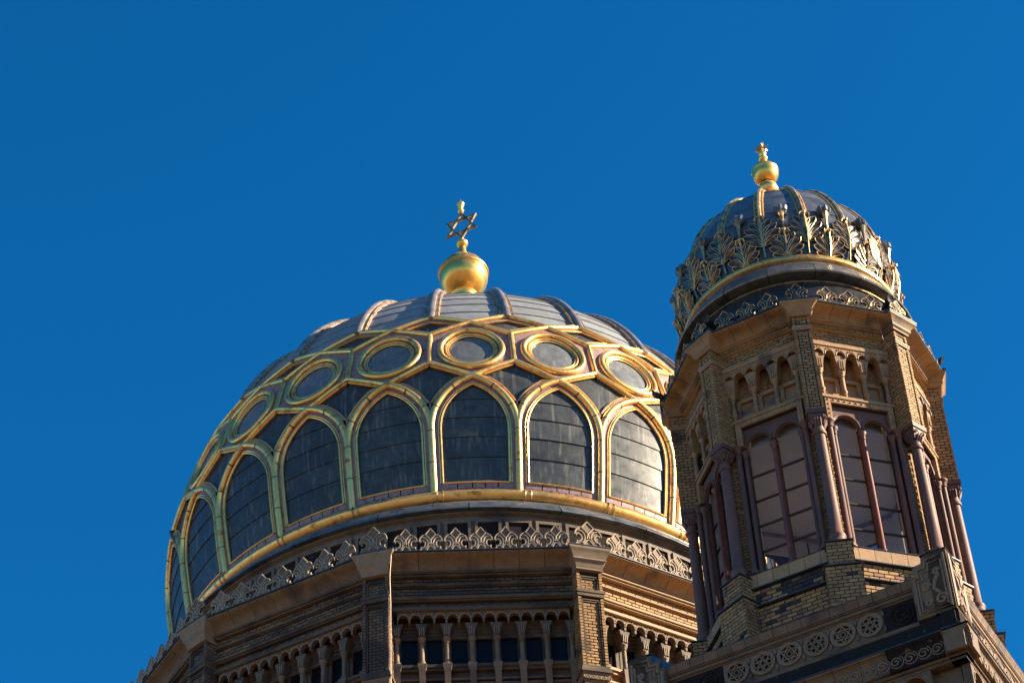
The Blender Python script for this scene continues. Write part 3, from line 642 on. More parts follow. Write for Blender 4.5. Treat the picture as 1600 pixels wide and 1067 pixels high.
# ================================================================== SIDE TOWER
TK = 0.90                                        # turret local units to metres
TX, TY, TZ, TTH = 5.8013, -12.5175, ZR-3.1241, -1.6773
tower = thing('corner_tower', (TX, TY, TZ), TTH, 'octagonal yellow brick turret with paired arched windows and mauve corner columns', 'tower', TK)
TB = Bricks(tower, TTH); G = {}
Z0 = frame(0, 0)
def tobj(name, key, mk, m, a, par=tower, loc=(0, 0, 0)):
    if key not in G: G[key] = pre(name, mk(), m)
    return obj(name, G[key], None, par, a, loc)
cb, crm = cresting(.00205, .00255); TCB, TCR = pre('cresting', cb, 'leaf'), pre('cresting_rim', crm, 'darkgold')
def face_tower(a, k, vis):
    FB = frame(0, 2.15)
    tobj('lead_edge', 'le', lambda: MB().prof(Z0, [(2.2, -.075), (2.585, -.075), (2.585, -.10), (2.2, -.10)], -.80, .80), 'lead', a)
    e = [-.78, -.36, -.0, .36, .78]
    for q in range(4):
        tobj('cove_stone', ('cv', q), lambda: MB().prof(Z0, [(2.0, -.102), (2.56, -.102), (2.57, -.12), (2.55, -.135), (2.47, -.15), (2.38, -.175), (2.31, -.215), (2.275, -.265), (2.0, -.265)], e[q]+.004, e[q+1]-.004), 'terra', a)
    def mo():
        mb = MB()
        for z0, z1, w in ((-.268, -.30, 2.30), (-.30, -.325, 2.27), (-.44, -.455, 2.235), (-.715, -.735, 2.19), (-.74, -.84, 2.205)):
            mb.prof(Z0, [(2.0, z0), (w-.01, z0), (w, z0-.008), (w, z1+.008), (w-.01, z1), (2.0, z1)], -.80, .80)
        return mb
    tobj('moulding', 'mo', mo, 'terra', a)
    tobj('wall_bed', 'wb', lambda: (MB().box(frame(0, 2.15), -.86, .86, -.85, -.26, -.3, 0)), 'mortar', a)
    if vis:
        TB.zone(a, 2.15, -.80, .80, -.44, -.33, .175, .055, proud=.055, dep=.06); TB.zone(a, 2.15, -.80, .80, -.715, -.457, .175, .064)
    # arcade: seven arches, colonnettes, recessed carved panels
    Fz = frame(0, 2.02); step = .43
    for q in range(7):
        uc = (-3+q)*step/2; key = ('ta', q)
        if key not in G:
            (pl, rim), = arcade(Fz, [uc], step/4, -.84, -1.02, .084, 0, .165); G[key] = pre('arch', pl, 'terra'); G[('tr', q)] = pre('arch_rim', rim, 'terra')
        p_ = obj('arch', G[key], None, tower, a); obj('arch_rim', G[('tr', q)], None, p_)
    tobj('arcade_end', 'aend', lambda: MB().box(Fz, -.86, -.7525, -1.9, -.84, 0, .15).box(Fz, .7525, .86, -1.9, -.84, 0, .15), 'terra', a)
    if 'tcol' not in G:
        G['tcol'] = pre('colonnette', MB().lathe([(.001, -1.98), (.03, -1.97), (.05, -1.93), (.035, -1.90), (.055, -1.87), (.06, -1.84), (.043, -1.80), (.04, -1.50), (.055, -1.49), (.055, -1.475), (.042, -1.47), (.05, -1.43), (.075, -1.40), (.075, -1.38), (.001, -1.38)], 12), 'terra')
        mb = MB().loft(Z0, [(-1.38, .07, .05), (-1.28, .072, .055), (-1.16, .09, .07), (-1.08, .11, .075), (-1.02, .125, .08)], -.2)
        for x in (-.04, 0, .04): mb.box(Z0, x-.008, x+.008, -1.34, -1.12, .04, .08)
        G['tcor'] = pre('corbel', mb, 'terra')
    for q in range(4):
        u = (-1.5+q)*step; R_ = 2.09; loc = (R_*cos(a)-u*sin(a), R_*sin(a)+u*cos(a), 0)
        c = obj('colonnette', G['tcol'], None, tower, a, loc); obj('corbel', G['tcor'], None, c)
    for q in range(3):
        u0 = (-1+q)*step
        def pan():
            mb = MB(); F = frame(0, 1.90)
            mb.box(F, -.215, .215, -2.0, -.86, -.05, 0)
            for s2 in (-1, 1): mb.box(F, s2*.165-.04, s2*.165+.04, -1.84, -1.42, 0, .06)
            mb.box(F, -.205, .205, -1.48, -1.40, 0, .065); mb.box(F, -.205, .205, -1.92, -1.80, 0, .075); mb.box(F, -.20, .20, -1.99, -1.93, 0, .13)
            return mb
        def carv():
            mb = MB(); F = frame(0, 1.905)
            for x in (-.1, 0.0, .1):
                for z in (-1.32, -1.22, -1.12, -1.03): mb.tube([F(x+.035*cos(t*pi/4), z+.035*sin(t*pi/4), .005) for t in range(8)], .011, 5, closed=True)
            mb.box(F, -.004, .004, -1.40, -.9, 0, .02); return mb
        loc = (-u0*sin(a), u0*cos(a), 0)
        w_ = tobj('niche_panel', 'np', pan, 'terra', a, loc=loc); tobj('carving', 'ncv', carv, 'terra', 0, par=w_)
    tobj('string_course', 'sc', lambda: MB().box(Z0, -.86, .86, -2.04, -1.985, 1.8, 2.13).box(Z0, -.86, .86, -2.075, -2.04, 1.8, 2.16), 'terra', a)
    # nail-head tiles over and beside the window
    t_m = lambda: MB().poly(Z0, [(-.052, -.052), (.052, -.052), (.052, .052), (-.052, .052)], -.16, 0).add([(0, -.022, -.022), (0, .022, -.022), (0, .022, .022), (0, -.022, .022), (.022, 0, 0)], [(0, 1, 4), (1, 2, 4), (2, 3, 4), (3, 0, 4)])
    F = frame(a, 2.14)
    pos = [(-.605+i*.11, -2.13) for i in range(12)]+[(s2*.605, -2.24-i*.11) for s2 in (-1, 1) for i in range(4)]
    for u, z in pos: tobj('nailhead_tile', 'nh', t_m, 'terra', a, loc=F(u, z, 0))
    tobj('jamb', 'jb', lambda: MB().box(frame(0, 2.1), -.86, -.56, -5.62, -2.08, -.22, -.04).box(frame(0, 2.1), .56, .86, -5.62, -2.08, -.22, -.04).box(frame(0, 2.1), -.56, .56, -2.20, -2.0, -.22, 0), 'mortar', a)
    if vis:
        for s2 in (-1, 1):
            u0, u1 = sorted((s2*.665, s2*.86)); TB.zone(a, 2.06, u0, u1, -5.6, -2.09, .17, .070, proud=.012, dep=.03, off=0)
    # window: two arched lights in a mauve stone frame
    def wfr():
        mb = MB(); Fw = frame(0, 1.98)
        for uc in (-.287, .287):
            ap = arc(uc, -2.64, .25, 180, 0, 14)
            for i in range(14):
                (x0, y0), (x1, y1) = ap[i], ap[i+1]; mb.poly(Fw, [(x0, y0), (x1, y1), (x1, -2.19), (x0, -2.19)], 0, .07)
            for s3 in (-1, 1):
                x = uc+s3*.25; y_ = uc+s3*.287; mb.box(Fw, min(x, y_), max(x, y_), -5.5, -2.19, 0, .07)
            mb.tube([Fw(x, y, .075) for x, y in arc(uc, -2.64, .262, 180, 0, 14)], .024, 7)
            mb.tube([Fw(x, y, .045) for x, y in arc(uc, -2.64, .24, 180, 0, 14)], .016, 6)
        return mb
    fr_ = tobj('window_frame', 'wfr', wfr, 'mauve', a)
    for uc in (-.287, .287):
        levels = [-5.48, -4.94, -4.38, -3.82, -3.26, -2.42]
        for z0, z1 in zip(levels, levels[1:]):
            key = ('pane', uc, z0)
            if key not in G:
                Fg = frame(0, 1.95); mb = MB()
                if z1 > -2.5: 
                    pts = [(uc-.25, z0+.012)]+[(uc+.25, z0+.012)]+arc(uc, -2.64, .25, 0, 180, 14); mb.poly(Fg, pts, 0, .006)
                else: mb.box(Fg, uc-.25, uc+.25, z0+.012, z1-.012, 0, .006)
                G[key] = pre('pane', mb, 'glass')
            obj('pane', G[key], None, fr_)
    def bars():
        mb = MB(); Fg = frame(0, 1.95)
        for uc in (-.287, .287):
            for z in (-4.94, -4.38, -3.82, -3.26, -5.475): mb.box(Fg, uc-.25, uc+.25, z-.014, z+.014, -.012, .03)
            mb.box(Fg, uc-.258, uc-.238, -5.5, -2.64, -.01, .03); mb.box(Fg, uc+.238, uc+.258, -5.5, -2.64, -.01, .03)
        return mb
    tobj('glazing_bars', 'gb', bars, 'iron', 0, par=fr_)
    def shaft(r, zt, zb): return MB().lathe([(.001, zb), (r*1.7, zb), (r*1.7, zb+.04), (r*1.3, zb+.06), (r*1.45, zb+.09), (r, zb+.12), (r*.95, zt-.17), (r*1.3, zt-.16), (r*1.3, zt-.14), (r*.95, zt-.13), (r*1.4, zt-.06), (r*1.9, zt-.03), (r*1.9, zt), (.001, zt)], 14)
    for u, A, r, m in ((0, 2.06, .040, 'redwood'), (-.56, 2.08, .043, 'mauve'), (.56, 2.08, .043, 'mauve'), (-.66, 2.15, .052, 'mauve'), (.66, 2.15, .052, 'mauve')):
        zt = -2.76 if abs(u) < .6 else -2.66
        tobj('window_shaft' if u else 'mullion', ('sh', r, zt, m), lambda: shaft(r, zt, -5.52), m, a, loc=(A*cos(a)-u*sin(a), A*sin(a)+u*cos(a), 0))
    tobj('mullion_back', 'mb', lambda: MB().box(frame(0, 1.98), -.045, .045, -5.5, -2.85, -.005, .085), 'redwood', 0, par=fr_)
    # plaster lining of the room
    def lin():
        mb = MB(); Fl = frame(0, 1.86)
        mb.box(Fl, -.78, -.54, -5.8, -1.9, -.02, 0); mb.box(Fl, .54, .78, -5.8, -1.9, -.02, 0); mb.box(Fl, -.5, .5, -2.5, -1.9, -.02, 0); mb.box(Fl, -.5, .5, -5.8, -5.45, -.02, 0)
        mb.box(Fl, -.56, -.54, -5.5, -2.4, 0, .12); mb.box(Fl, .54, .56, -5.5, -2.4, 0, .12); return mb
    tobj('room_lining', 'ln', lin, 'plaster', a)
    # sill band, flashings, brick walls below
    es = [-.88, -.59, -.30, 0.0, .30, .59, .88]
    for q in range(6):
        tobj('sill_stone', ('ss', q), lambda: MB().prof(Z0, [(1.9, -5.50), (2.12, -5.52), (2.27, -5.60), (2.275, -5.88), (1.9, -5.88)], es[q]+.004, es[q+1]-.004), 'terra', a)
    tobj('sill_lead', 'sl', lambda: MB().prof(Z0, [(1.9, -5.494), (2.125, -5.514), (2.285, -5.592), (2.285, -5.60), (1.9, -5.60)], -.90, .90).prof(Z0, [(2.0, -5.88), (2.32, -5.90), (2.32, -5.92), (2.0, -5.92)], -.95, .95).prof(Z0, [(2.0, -6.25), (2.40, -6.34), (2.40, -6.36), (2.0, -6.36)], -1.0, 1.0), 'lead', a)
    tobj('base_bed', 'bb', lambda: MB().prof(Z0, [(1.5, -5.9), (2.24, -5.9), (2.24, -6.34), (2.32, -6.34), (2.32, -8.4), (1.5, -8.4)], -1.0, 1.0), 'mortar', a)
    if vis:
        def pick(u, v):
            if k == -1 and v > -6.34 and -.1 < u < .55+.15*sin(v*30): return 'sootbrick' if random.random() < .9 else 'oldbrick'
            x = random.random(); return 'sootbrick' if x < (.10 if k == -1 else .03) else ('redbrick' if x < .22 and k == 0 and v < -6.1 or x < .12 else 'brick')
        TB.zone(a, 2.24, -.95, .95, -6.34, -5.93, .19, .078, m=pick); TB.zone(a, 2.32, -1.0, 1.0, -7.3, -6.37, .19, .078, m=pick)
    # cresting of the parapet
    for q in (-1, 0, 1):
        u = q*.44; c = obj('cresting', TCB, None, tower, a, (2.50*cos(a)-u*sin(a), 2.50*sin(a)+u*cos(a), -.075)); obj('cresting_rim', TCR, None, c)
for k in range(-4, 4): face_tower(rad(22.5+45*k), k, -3 <= k <= 2)
def pier_tower(a, k):
    c = obj('cresting', TCB, None, tower, a, (2.62*cos(a), 2.62*sin(a), -.045)); obj('cresting_rim', TCR, None, c)
    tobj('lead_edge', 'pl', lambda: MB().box(Z0, -.352, .352, -.073, -.045, 2.0, 2.73), 'lead', a)
    tobj('cornice_block', 'pcb', lambda: MB().loft(Z0, [(-.0753, .344, 2.721), (-.12, .344, 2.721), (-.135, .325, 2.705), (-.19, .27, 2.665), (-.26, .225, 2.63), (-.26, .235, 2.64), (-.30, .235, 2.64), (-.34, .20, 2.60), (-.37, .20, 2.60)], 2.0), 'terra', a)
    tobj('pier_core', 'pk', lambda: MB().box(Z0, -.155, .155, -2.62, -.3, 2.0, 2.535), 'mortar', a)
    def pm():
        mb = MB()
        for z0, z1, h, w in ((-.62, -.66, .185, 2.585), (-.66, -.70, .18, 2.575)): mb.box(Z0, -h, h, z1, z0, 2.0, w)
        for x in (-.115, .115): mb.box(Z0, x-.01, x+.01, -2.5, -.78, 2.53, 2.556)
        mb.box(Z0, -.115, .115, -.79, -.77, 2.53, 2.556); mb.box(Z0, -.12, .12, -.60, -.585, 2.53, 2.56); mb.box(Z0, -.12, .12, -.43, -.415, 2.53, 2.56)
        return mb
    tobj('pier_moulding', 'pm', pm, 'terra', a)
    for z0, z1 in ((-.62, -.375), (-2.62, -.705)):
        TB.zone(a, 2.565, -.165, -.10, z0, z1, .13, .070, dep=.05, proud=0); TB.zone(a, 2.565, .10, .165, z0, z1, .13, .070, dep=.05, proud=0); TB.zone(a, 2.54, -.095, .095, z0, z1, .13, .070, dep=.02, proud=.004)
        for s2 in (1, -1):
            TB.zone(a+s2*pi/2, .155, -2.565 if s2 > 0 else 2.12, -2.12 if s2 > 0 else 2.565, z0, z1, .155, .070, proud=.01)
    # capital, shaft, base of the free-standing corner column
    cap_m = 'mauve'
    def capf():
        mb = MB().box(frame(0, 2.40), -.175, .175, -2.72, -2.62, -.175, .175)
        F2 = frame(0, 2.40)
        secs = [(-2.72, .15), (-2.76, .155), (-2.86, .125), (-2.93, .10), (-3.09, .098)]
        n = len(secs); vs = []; 
        for z, h in secs: vs += [F2(-h, z, -h), F2(-h, z, h), F2(h, z, h), F2(h, z, -h)]
        mb.add(vs, [(i*4+q, i*4+(q+1) % 4, i*4+4+(q+1) % 4, i*4+4+q) for i in range(n-2) for q in range(4)])
        mb.lathe([(.10, -2.93), (.098, -3.06), (.125, -3.075), (.13, -3.10), (.12, -3.125), (.098, -3.135)], 18, c=(2.40, 0))
        for q in range(4):                       # scrolls and leaves on the four sides
            aq = q*pi/2
            for t2 in (-1, 1):
                pts = []
                for i in range(9):
                    th = i*.75; rr = .045*(1-i/12); l = t2*(.09-rr*cos(th)*.9); z = -2.80+rr*sin(th)
                    pts.append((2.40+.15*cos(aq)-l*sin(aq), .15*sin(aq)+l*cos(aq), z))
                mb.tube(pts, .012, 5)
            for x in (-.05, 0, .05): mb.tube([(2.40+w*cos(aq)-x*sin(aq), w*sin(aq)+x*cos(aq), z) for w, z in ((.10, -2.97), (.125, -2.90), (.15, -2.85), (.165, -2.83))], [.012, .016, .016, .008], 5)
        return mb
    tobj('capital', 'cap', capf, 'mauve', a)
    tobj('column_shaft', 'csh', lambda: MB().lathe([(.094, -3.13), (.097, -3.6), (.104, -4.2), (.110, -4.8), (.113, -5.36), (.13, -5.38), (.13, -5.40)], 22, c=(2.40, 0)), 'mauve', a)
    tobj('column_base', 'cbs', lambda: MB().lathe([(.118, -5.38), (.15, -5.395), (.158, -5.43), (.145, -5.46), (.135, -5.50), (.145, -5.54), (.172, -5.57), (.172, -5.61), (.19, -5.62), (.19, -5.66), (.02, -5.66)], 22, c=(2.40, 0)), 'mauve', a)
    # stepped brick pedestal under the column
    tobj('pedestal_bed', 'pbd', lambda: MB().box(Z0, -.215, .215, -6.2, -5.67, 1.9, 2.62).box(Z0, -.30, .30, -8.3, -6.2, 1.9, 2.70), 'mortar', a)
    tobj('pedestal_lead', 'pld', lambda: MB().box(Z0, -.245, .245, -5.675, -5.655, 1.9, 2.66).loft(Z0, [(-6.19, .24, 2.64), (-6.22, .335, 2.745), (-6.245, .335, 2.745)], 1.9), 'lead', a)
    TB.zone(a, 2.62, -.225, .225, -6.18, -5.68, .17, .074); TB.zone(a, 2.70, -.31, .31, -7.5, -6.25, .17, .074, m=lambda u, v: 'sootbrick' if random.random() < .05 else 'brick')
    for s2 in (1, -1):
        sg = lambda lo, hi: (-hi, -lo) if s2 > 0 else (lo, hi)
        TB.zone(a+s2*pi/2, .215, *sg(2.3, 2.63), -6.18, -5.68, .17, .074); TB.zone(a+s2*pi/2, .30, *sg(2.38, 2.71), -7.5, -6.25, .17, .074)
for k in range(-3, 4): pier_tower(rad(45*k), k)
TB.build()
oct_ = lambda A, z: (A/cos(rad(22.5)), z)
obj('ceiling', MB().lathe([(.01, -2.0), (2.0, -2.0), (2.0, -1.95), (.01, -1.95)], 8, 0, 2*pi), 'plaster', tower)
obj('room_floor', MB().lathe([(.01, -5.6), (2.0, -5.6), (2.0, -5.65), (.01, -5.65)], 8, 0, 2*pi), 'plaster', tower)
obj('upper_core', MB().lathe([oct_(1.88, -.2), oct_(1.88, -1.99)], 8, 0, 2*pi).mesh('upper_core', 10), 'mortar', tower)
obj('parapet_gutter', MB().lathe([(2.2, -.06), (2.66, -.07)], 8, 0, 2*pi), 'lead', tower)

# ------------------------------------------------------------------ dome of the tower
td = thing('turret_dome', (TX, TY, TZ), TTH, 'small dark dome with gilded palmette leaves and ribs on top of the octagonal turret', 'dome', TK)
TP = [(1.60, 2.03), (1.80, 2.10), (2.05, 2.15), (2.3, 2.165)]
def tr(z):
    if z <= TP[0][0]: return TP[0][1]
    if z < 2.3:
        for (a, ra), (b, rb) in zip(TP, TP[1:]):
            if z <= b: return ra+(rb-ra)*(z-a)/(b-a)
    q = max(0.0, 1-((z-2.3)/2.68)**1.85); return 2.165*q**(1/1.85)
def TS(lat, z, off=0.0):
    e = .04; dr = (tr(z+e)-tr(z-e))/(2*e); n = sqrt(1+dr*dr); r = tr(z)+off/n; a = lat/max(tr(z), .35); return (r*cos(a), r*sin(a), z-off*dr/n)
zz = [1.6, 1.8, 2.05, 2.3, 2.6, 2.9, 3.2, 3.5, 3.8, 4.1, 4.35, 4.6, 4.8, 4.92, 4.975]
obj('dome_shell', MB().lathe([(tr(z)-.03, z) for z in zz]+[(.01, 4.95)], 64), 'seam', td)
ez = [1.62, 2.9, 4.0, 4.72, 4.95]
for i, (a, b) in enumerate(zip(ez, ez[1:])):
    mb = MB(); g_ = []; n = 6
    for q in range(n+1):
        z = a+(b-a)*q/n; h = rad(11.0); g_.append([((tr(z)+.012*(1-q/n))*cos(-h+2*h*t/5), (tr(z)+.012*(1-q/n))*sin(-h+2*h*t/5), z) for t in range(6)])
    for x, y in zip(g_, g_[1:]): mb.ribbon(x, y)
    mb.ribbon([(tr(a)*.985*cos(-rad(11)+rad(22)*t/5), tr(a)*.985*sin(-rad(11)+rad(22)*t/5), a) for t in range(6)], g_[0])
    me = pre('dome_sheet', mb, 'slate')
    for k in range(-6, 7): obj('dome_sheet', me, None, td, rad(22.5*k))
obj('leaf_backing_band', MB().lathe([(tr(z)+.016, z) for z in (1.6, 1.8, 2.05, 2.3, 2.45)]+[(tr(2.5)-.02, 2.5)], 64), 'leaf', td)  # dark band added for the black shadow between and behind the leaves
rz_ = [z for z in zz if z >= 2.3 and z < 4.96]
m1 = MB().tube([TS(0, z, .03) for z in rz_], [.055*min(1, .45+tr(z)/2.2) for z in rz_], 8); m2 = MB()
for s2 in (-1, 1): m2.tube([TS(s2*.078*min(1, .45+tr(z)/2.2), z, .015) for z in rz_], [.022]*len(rz_), 6)
RB1, RB2 = pre('rib', m1, 'darkgold'), pre('rib_beading', m2, 'gold')
obj('gilded_foot_ring', MB().lathe([(2.0, 1.70), (2.07, 1.70), (2.12, 1.675), (2.14, 1.63), (2.125, 1.575), (2.08, 1.545), (2.0, 1.54)], 64), 'gold', td)
for k in range(-8, 8):
    me = G.setdefault('sk1', pre('skirt_sheet', MB().lathe([(2.05, 1.56), (2.10, 1.50), (2.20, 1.34), (2.205, 1.33)], 4, rad(-11.1), rad(11.1)), 'slate'))
    obj('skirt_sheet', me, None, td, rad(22.5*k+8))
    me = G.setdefault('sk2', pre('skirt_sheet', MB().lathe([(2.20, 1.345), (2.34, 1.06), (2.36, 1.03), (2.34, 1.0), (2.12, .98)], 4, rad(-11.1), rad(11.1)), 'slate'))
    obj('skirt_sheet', me, None, td, rad(22.5*k))
obj('bell_wall', MB().lathe([(2.15, 1.0), (2.16, .86), (2.22, .6), (2.30, .3), (2.42, .0), (2.45, -.05)], 64), 'leaf', td)
obj('gilded_line', MB().lathe([(2.16, .90), (2.20, .89), (2.20, .865), (2.16, .86)], 64), 'darkgold', td)
# palmettes
def petal(b0, tip, W, mbd, mbr, off=.035):
    """b0, tip in (lateral, height) on the dome surface"""
    n = 8; L_, R_, C_ = [], [], []
    dx, dy = tip[0]-b0[0], tip[1]-b0[1]; ln_ = sqrt(dx*dx+dy*dy); nx, ny = -dy/ln_, dx/ln_; bend = .10*ln_*(1 if tip[0] > b0[0] else -1)*(0 if abs(dx) < .01 else 1)
    for i in range(n+1):
        t = i/n; w = W*sin(pi*t**1.45)**0.7*0.5 if 0 < t < 1 else 0.0; bx = b0[0]+dx*t+nx*bend*sin(pi*t)*1.0; by = b0[1]+dy*t+ny*bend*sin(pi*t)
        lift = off+.02*t*t
        L_.append(TS(bx+nx*w, by+ny*w, lift+.012)); R_.append(TS(bx-nx*w, by-ny*w, lift+.012)); C_.append(TS(bx, by, lift-.004))
    mbd.ribbon(L_, C_); mbd.ribbon(C_, R_); 
    lo = lambda P, d: [tuple(p[i]*(1-d) if i < 2 else p[i] for i in range(3)) for p in P]
    mbd.ribbon(lo(L_, .02), L_); mbd.ribbon(R_, lo(R_, .02))
    mbr.tube(L_+R_[::-1][1:], .0095, 5)
def palmette(spec, tipz, basez, stem_w):
    rims = MB(); pet = []
    for b0, tp, W in spec:
        for s2 in ((-1, 1) if abs(tp[0]) > .01 else (1,)):
            m_ = MB(); petal((b0[0]*s2, b0[1]), (tp[0]*s2, tp[1]), W, m_, rims); pet.append(pre('petal', m_, 'leaf'))
    rims.tube([TS(0, z, o_) for z, o_ in ((basez, .06), ((basez+tipz)/2, .075), (tipz-.12, .075))], [stem_w*.7, stem_w, stem_w*.8], 7)
    hook = MB().tube([TS(0, tipz-.16, .055), TS(0, tipz-.06, .07), TS(0, tipz-.01, .095), TS(0, tipz-.03, .12), TS(0, tipz-.06, .115)], [.02, .03, .036, .032, .018], 8)
    hw = MB().tube([TS(-.10, tipz-.085, .075), TS(-.07, tipz-.015, .09), TS(0, tipz+.015, .10), TS(.07, tipz-.015, .09), TS(.10, tipz-.085, .075)], .02, 6)
    hw.add(hook.v, hook.f)
    return pre('palmette', rims, 'darkgold'), pet, pre('curled_tip', hw, 'darkgold')
longp = palmette([((.02, 1.96), (.30, 2.14), 0.150), ((.02, 2.01), (.35, 2.31), 0.170), ((.02, 2.08), (.31, 2.48), 0.170), ((.02, 2.17), (.21, 2.63), 0.165), ((0, 2.32), (0, 2.73), .20)], 2.73, 1.72, .024)
shortp = palmette([((.02, 1.66), (.27, 1.74), 0.130), ((.02, 1.69), (.32, 1.88), 0.150), ((.02, 1.74), (.29, 2.05), 0.160), ((.02, 1.82), (.18, 2.18), 0.150), ((0, 1.93), (0, 2.27), .18)], 2.27, 1.70, .021)
budg = MB().tube([TS(0, z, o_) for z, o_ in ((2.35, .03), (2.55, .05), (2.70, .08), (2.75, .09))], [.02, .028, .05, .062], 8)
budd = MB(); c0 = Vector(TS(0, 2.83, .065)); 
for i in range(6):
    th = i*pi/3; d_ = Vector((0.25*cos(th), cos(th)*0+sin(th), 0)); 
    p0 = c0+Vector((.02, 0, -.10)); p1 = c0+Vector((.07*cos(th)+.01, .09*sin(th), -.02)); p2 = c0+Vector((.08*cos(th), .105*sin(th), .06)); p3 = c0+Vector((.04*cos(th), .05*sin(th), .13))
    budd.tube([p0, p1, p2, p3], [.035, .055, .05, .008], 6)
BG, BD = pre('bud_stem', budg, 'darkgold'), pre('bud', budd, 'slate')
for k in range(-7, 7):
    al = rad(11.25+22.5*k); as_ = rad(22.5*k)
    r_ = obj('rib', RB1, None, td, al); obj('rib_beading', RB2, None, r_)
    if -6 <= k <= 6:
        for (st, pets, tip), aa in ((longp, al), (shortp, as_)):
            o_ = obj('palmette', st, None, td, aa); obj('curled_tip', tip, None, o_)
            for pm in pets: obj('petal', pm, None, o_)
        b_ = obj('bud_stem', BG, None, td, as_); obj('bud', BD, None, b_)
# turret finial
tf = thing('crown_finial', (TX, TY, TZ), TTH, 'small gilded ball with a six-pointed crown star at the top of the turret dome', 'finial', TK)
obj('neck', MB().lathe([(.30, 4.9), (.2, 5.05), (.13, 5.2), (.12, 5.62), (.13, 5.80)], 8), 'goldball', tf)
obj('collar', MB().lathe([(.10, 5.60), (.17, 5.62), (.215, 5.69), (.22, 5.77), (.18, 5.84), (.12, 5.92)], 8), 'gold', tf)
sb = [(.12, 5.95), (.17, 5.98), (.22, 6.03), (.255, 6.10), (.272, 6.18), (.27, 6.25), (.285, 6.275), (.285, 6.295), (.268, 6.31), (.24, 6.37), (.19, 6.43), (.12, 6.47), (.10, 6.48)]
obj('ball', MB().lathe(sb, 32), 'goldball', tf)
obj('stem', MB().lathe([(.08, 6.44), (.125, 6.47), (.125, 6.50), (.10, 6.55), (.075, 6.60), (.07, 6.62), (.095, 6.65), (.1, 6.69), (.07, 6.72), (.06, 6.74), (.08, 6.78), (.09, 6.82), (.05, 6.86)], 20), 'goldball', tf)
cs = MB(); c_ = Vector((0, 0, 6.98)); core_v = []
for i in range(12):
    pass
for th, ph in [(0, 75), (0, 10), (60, 10), (120, 10), (180, 10), (240, 10), (300, 10), (0, -60), (30, 50), (150, 50), (270, 50)]:
    d_ = Vector((cos(rad(th))*cos(rad(ph)), sin(rad(th))*cos(rad(ph)), sin(rad(ph)))); cs.tube([c_-d_*.02, c_+d_*.06, c_+d_*.16], [.075, .062, .003], 5)
obj('crown_star', cs, 'darkgold', tf)

# ================================================================== SQUARE BASE UNDER THE TURRET
base = thing('square_tower_base', (TX, TY, TZ), TTH-rad(22.5), 'square ornate brick and terracotta tower stage with roundel frieze, under the octagonal turret', 'tower base', TK)
BB = {}
def bobj(name, key, mk, m, a, par=base, loc=(0, 0, 0)):
    if key not in BB: BB[key] = pre(name, mk(), m)
    return obj(name, BB[key], None, par, a, loc)
B0 = MB().add([(x, y, z) for z in (-33, -7.46) for y in (-2.68, 2.68) for x in (-2.68, 2.68)], [(0, 2, 3, 1), (4, 5, 7, 6), (0, 1, 5, 4), (2, 6, 7, 3), (0, 4, 6, 2), (1, 3, 7, 5)])
obj('core_wall', B0, 'baseterra', base)
def roundel(star_):
    mb = MB(); F = frame(0, 0)
    for R, r in ((.205, .020), (.175, .014)): mb.tube([F(R*cos(2*pi*i/28), R*sin(2*pi*i/28), .02) for i in range(28)], r, 6, closed=True)
    if star_:
        for off in (90, 30):
            P = [(.165*cos(rad(off+120*i)), .165*sin(rad(off+120*i))) for i in range(3)]
            for i in range(3): mb.tube([F(*P[i], .015), F(*P[(i+1) % 3], .015)], .014, 5)
        mb.tube([F(.05*cos(2*pi*i/6), .05*sin(2*pi*i/6), .015) for i in range(6)], .012, 5, closed=True)
    else:
        for i in range(6):
            t = rad(60*i); mb.tube([F(.115*cos(t)+.048*cos(2*pi*q/10), .115*sin(t)+.048*sin(2*pi*q/10), .015) for q in range(10)], .013, 5, closed=True)
        mb.tube([F(.05*cos(2*pi*i/6), .05*sin(2*pi*i/6), .015) for i in range(6)], .014, 5, closed=True)
    return mb
RO = [pre('roundel', roundel(True), 'carved'), pre('roundel', roundel(False), 'carved')]
RD = pre('roundel_back', MB().poly(frame(0, 0), arc(0, 0, .17, 0, 345, 23), -.03, .006), 'soot')  # recess shade put into the colour: black disc behind the tracery
def scroll(cx, cy, R, turns, sgn, n=16): return [(cx+sgn*R*(1-.8*i/n)*cos(2*pi*turns*i/n), cy+R*(1-.8*i/n)*sin(2*pi*turns*i/n)) for i in range(n+1)]
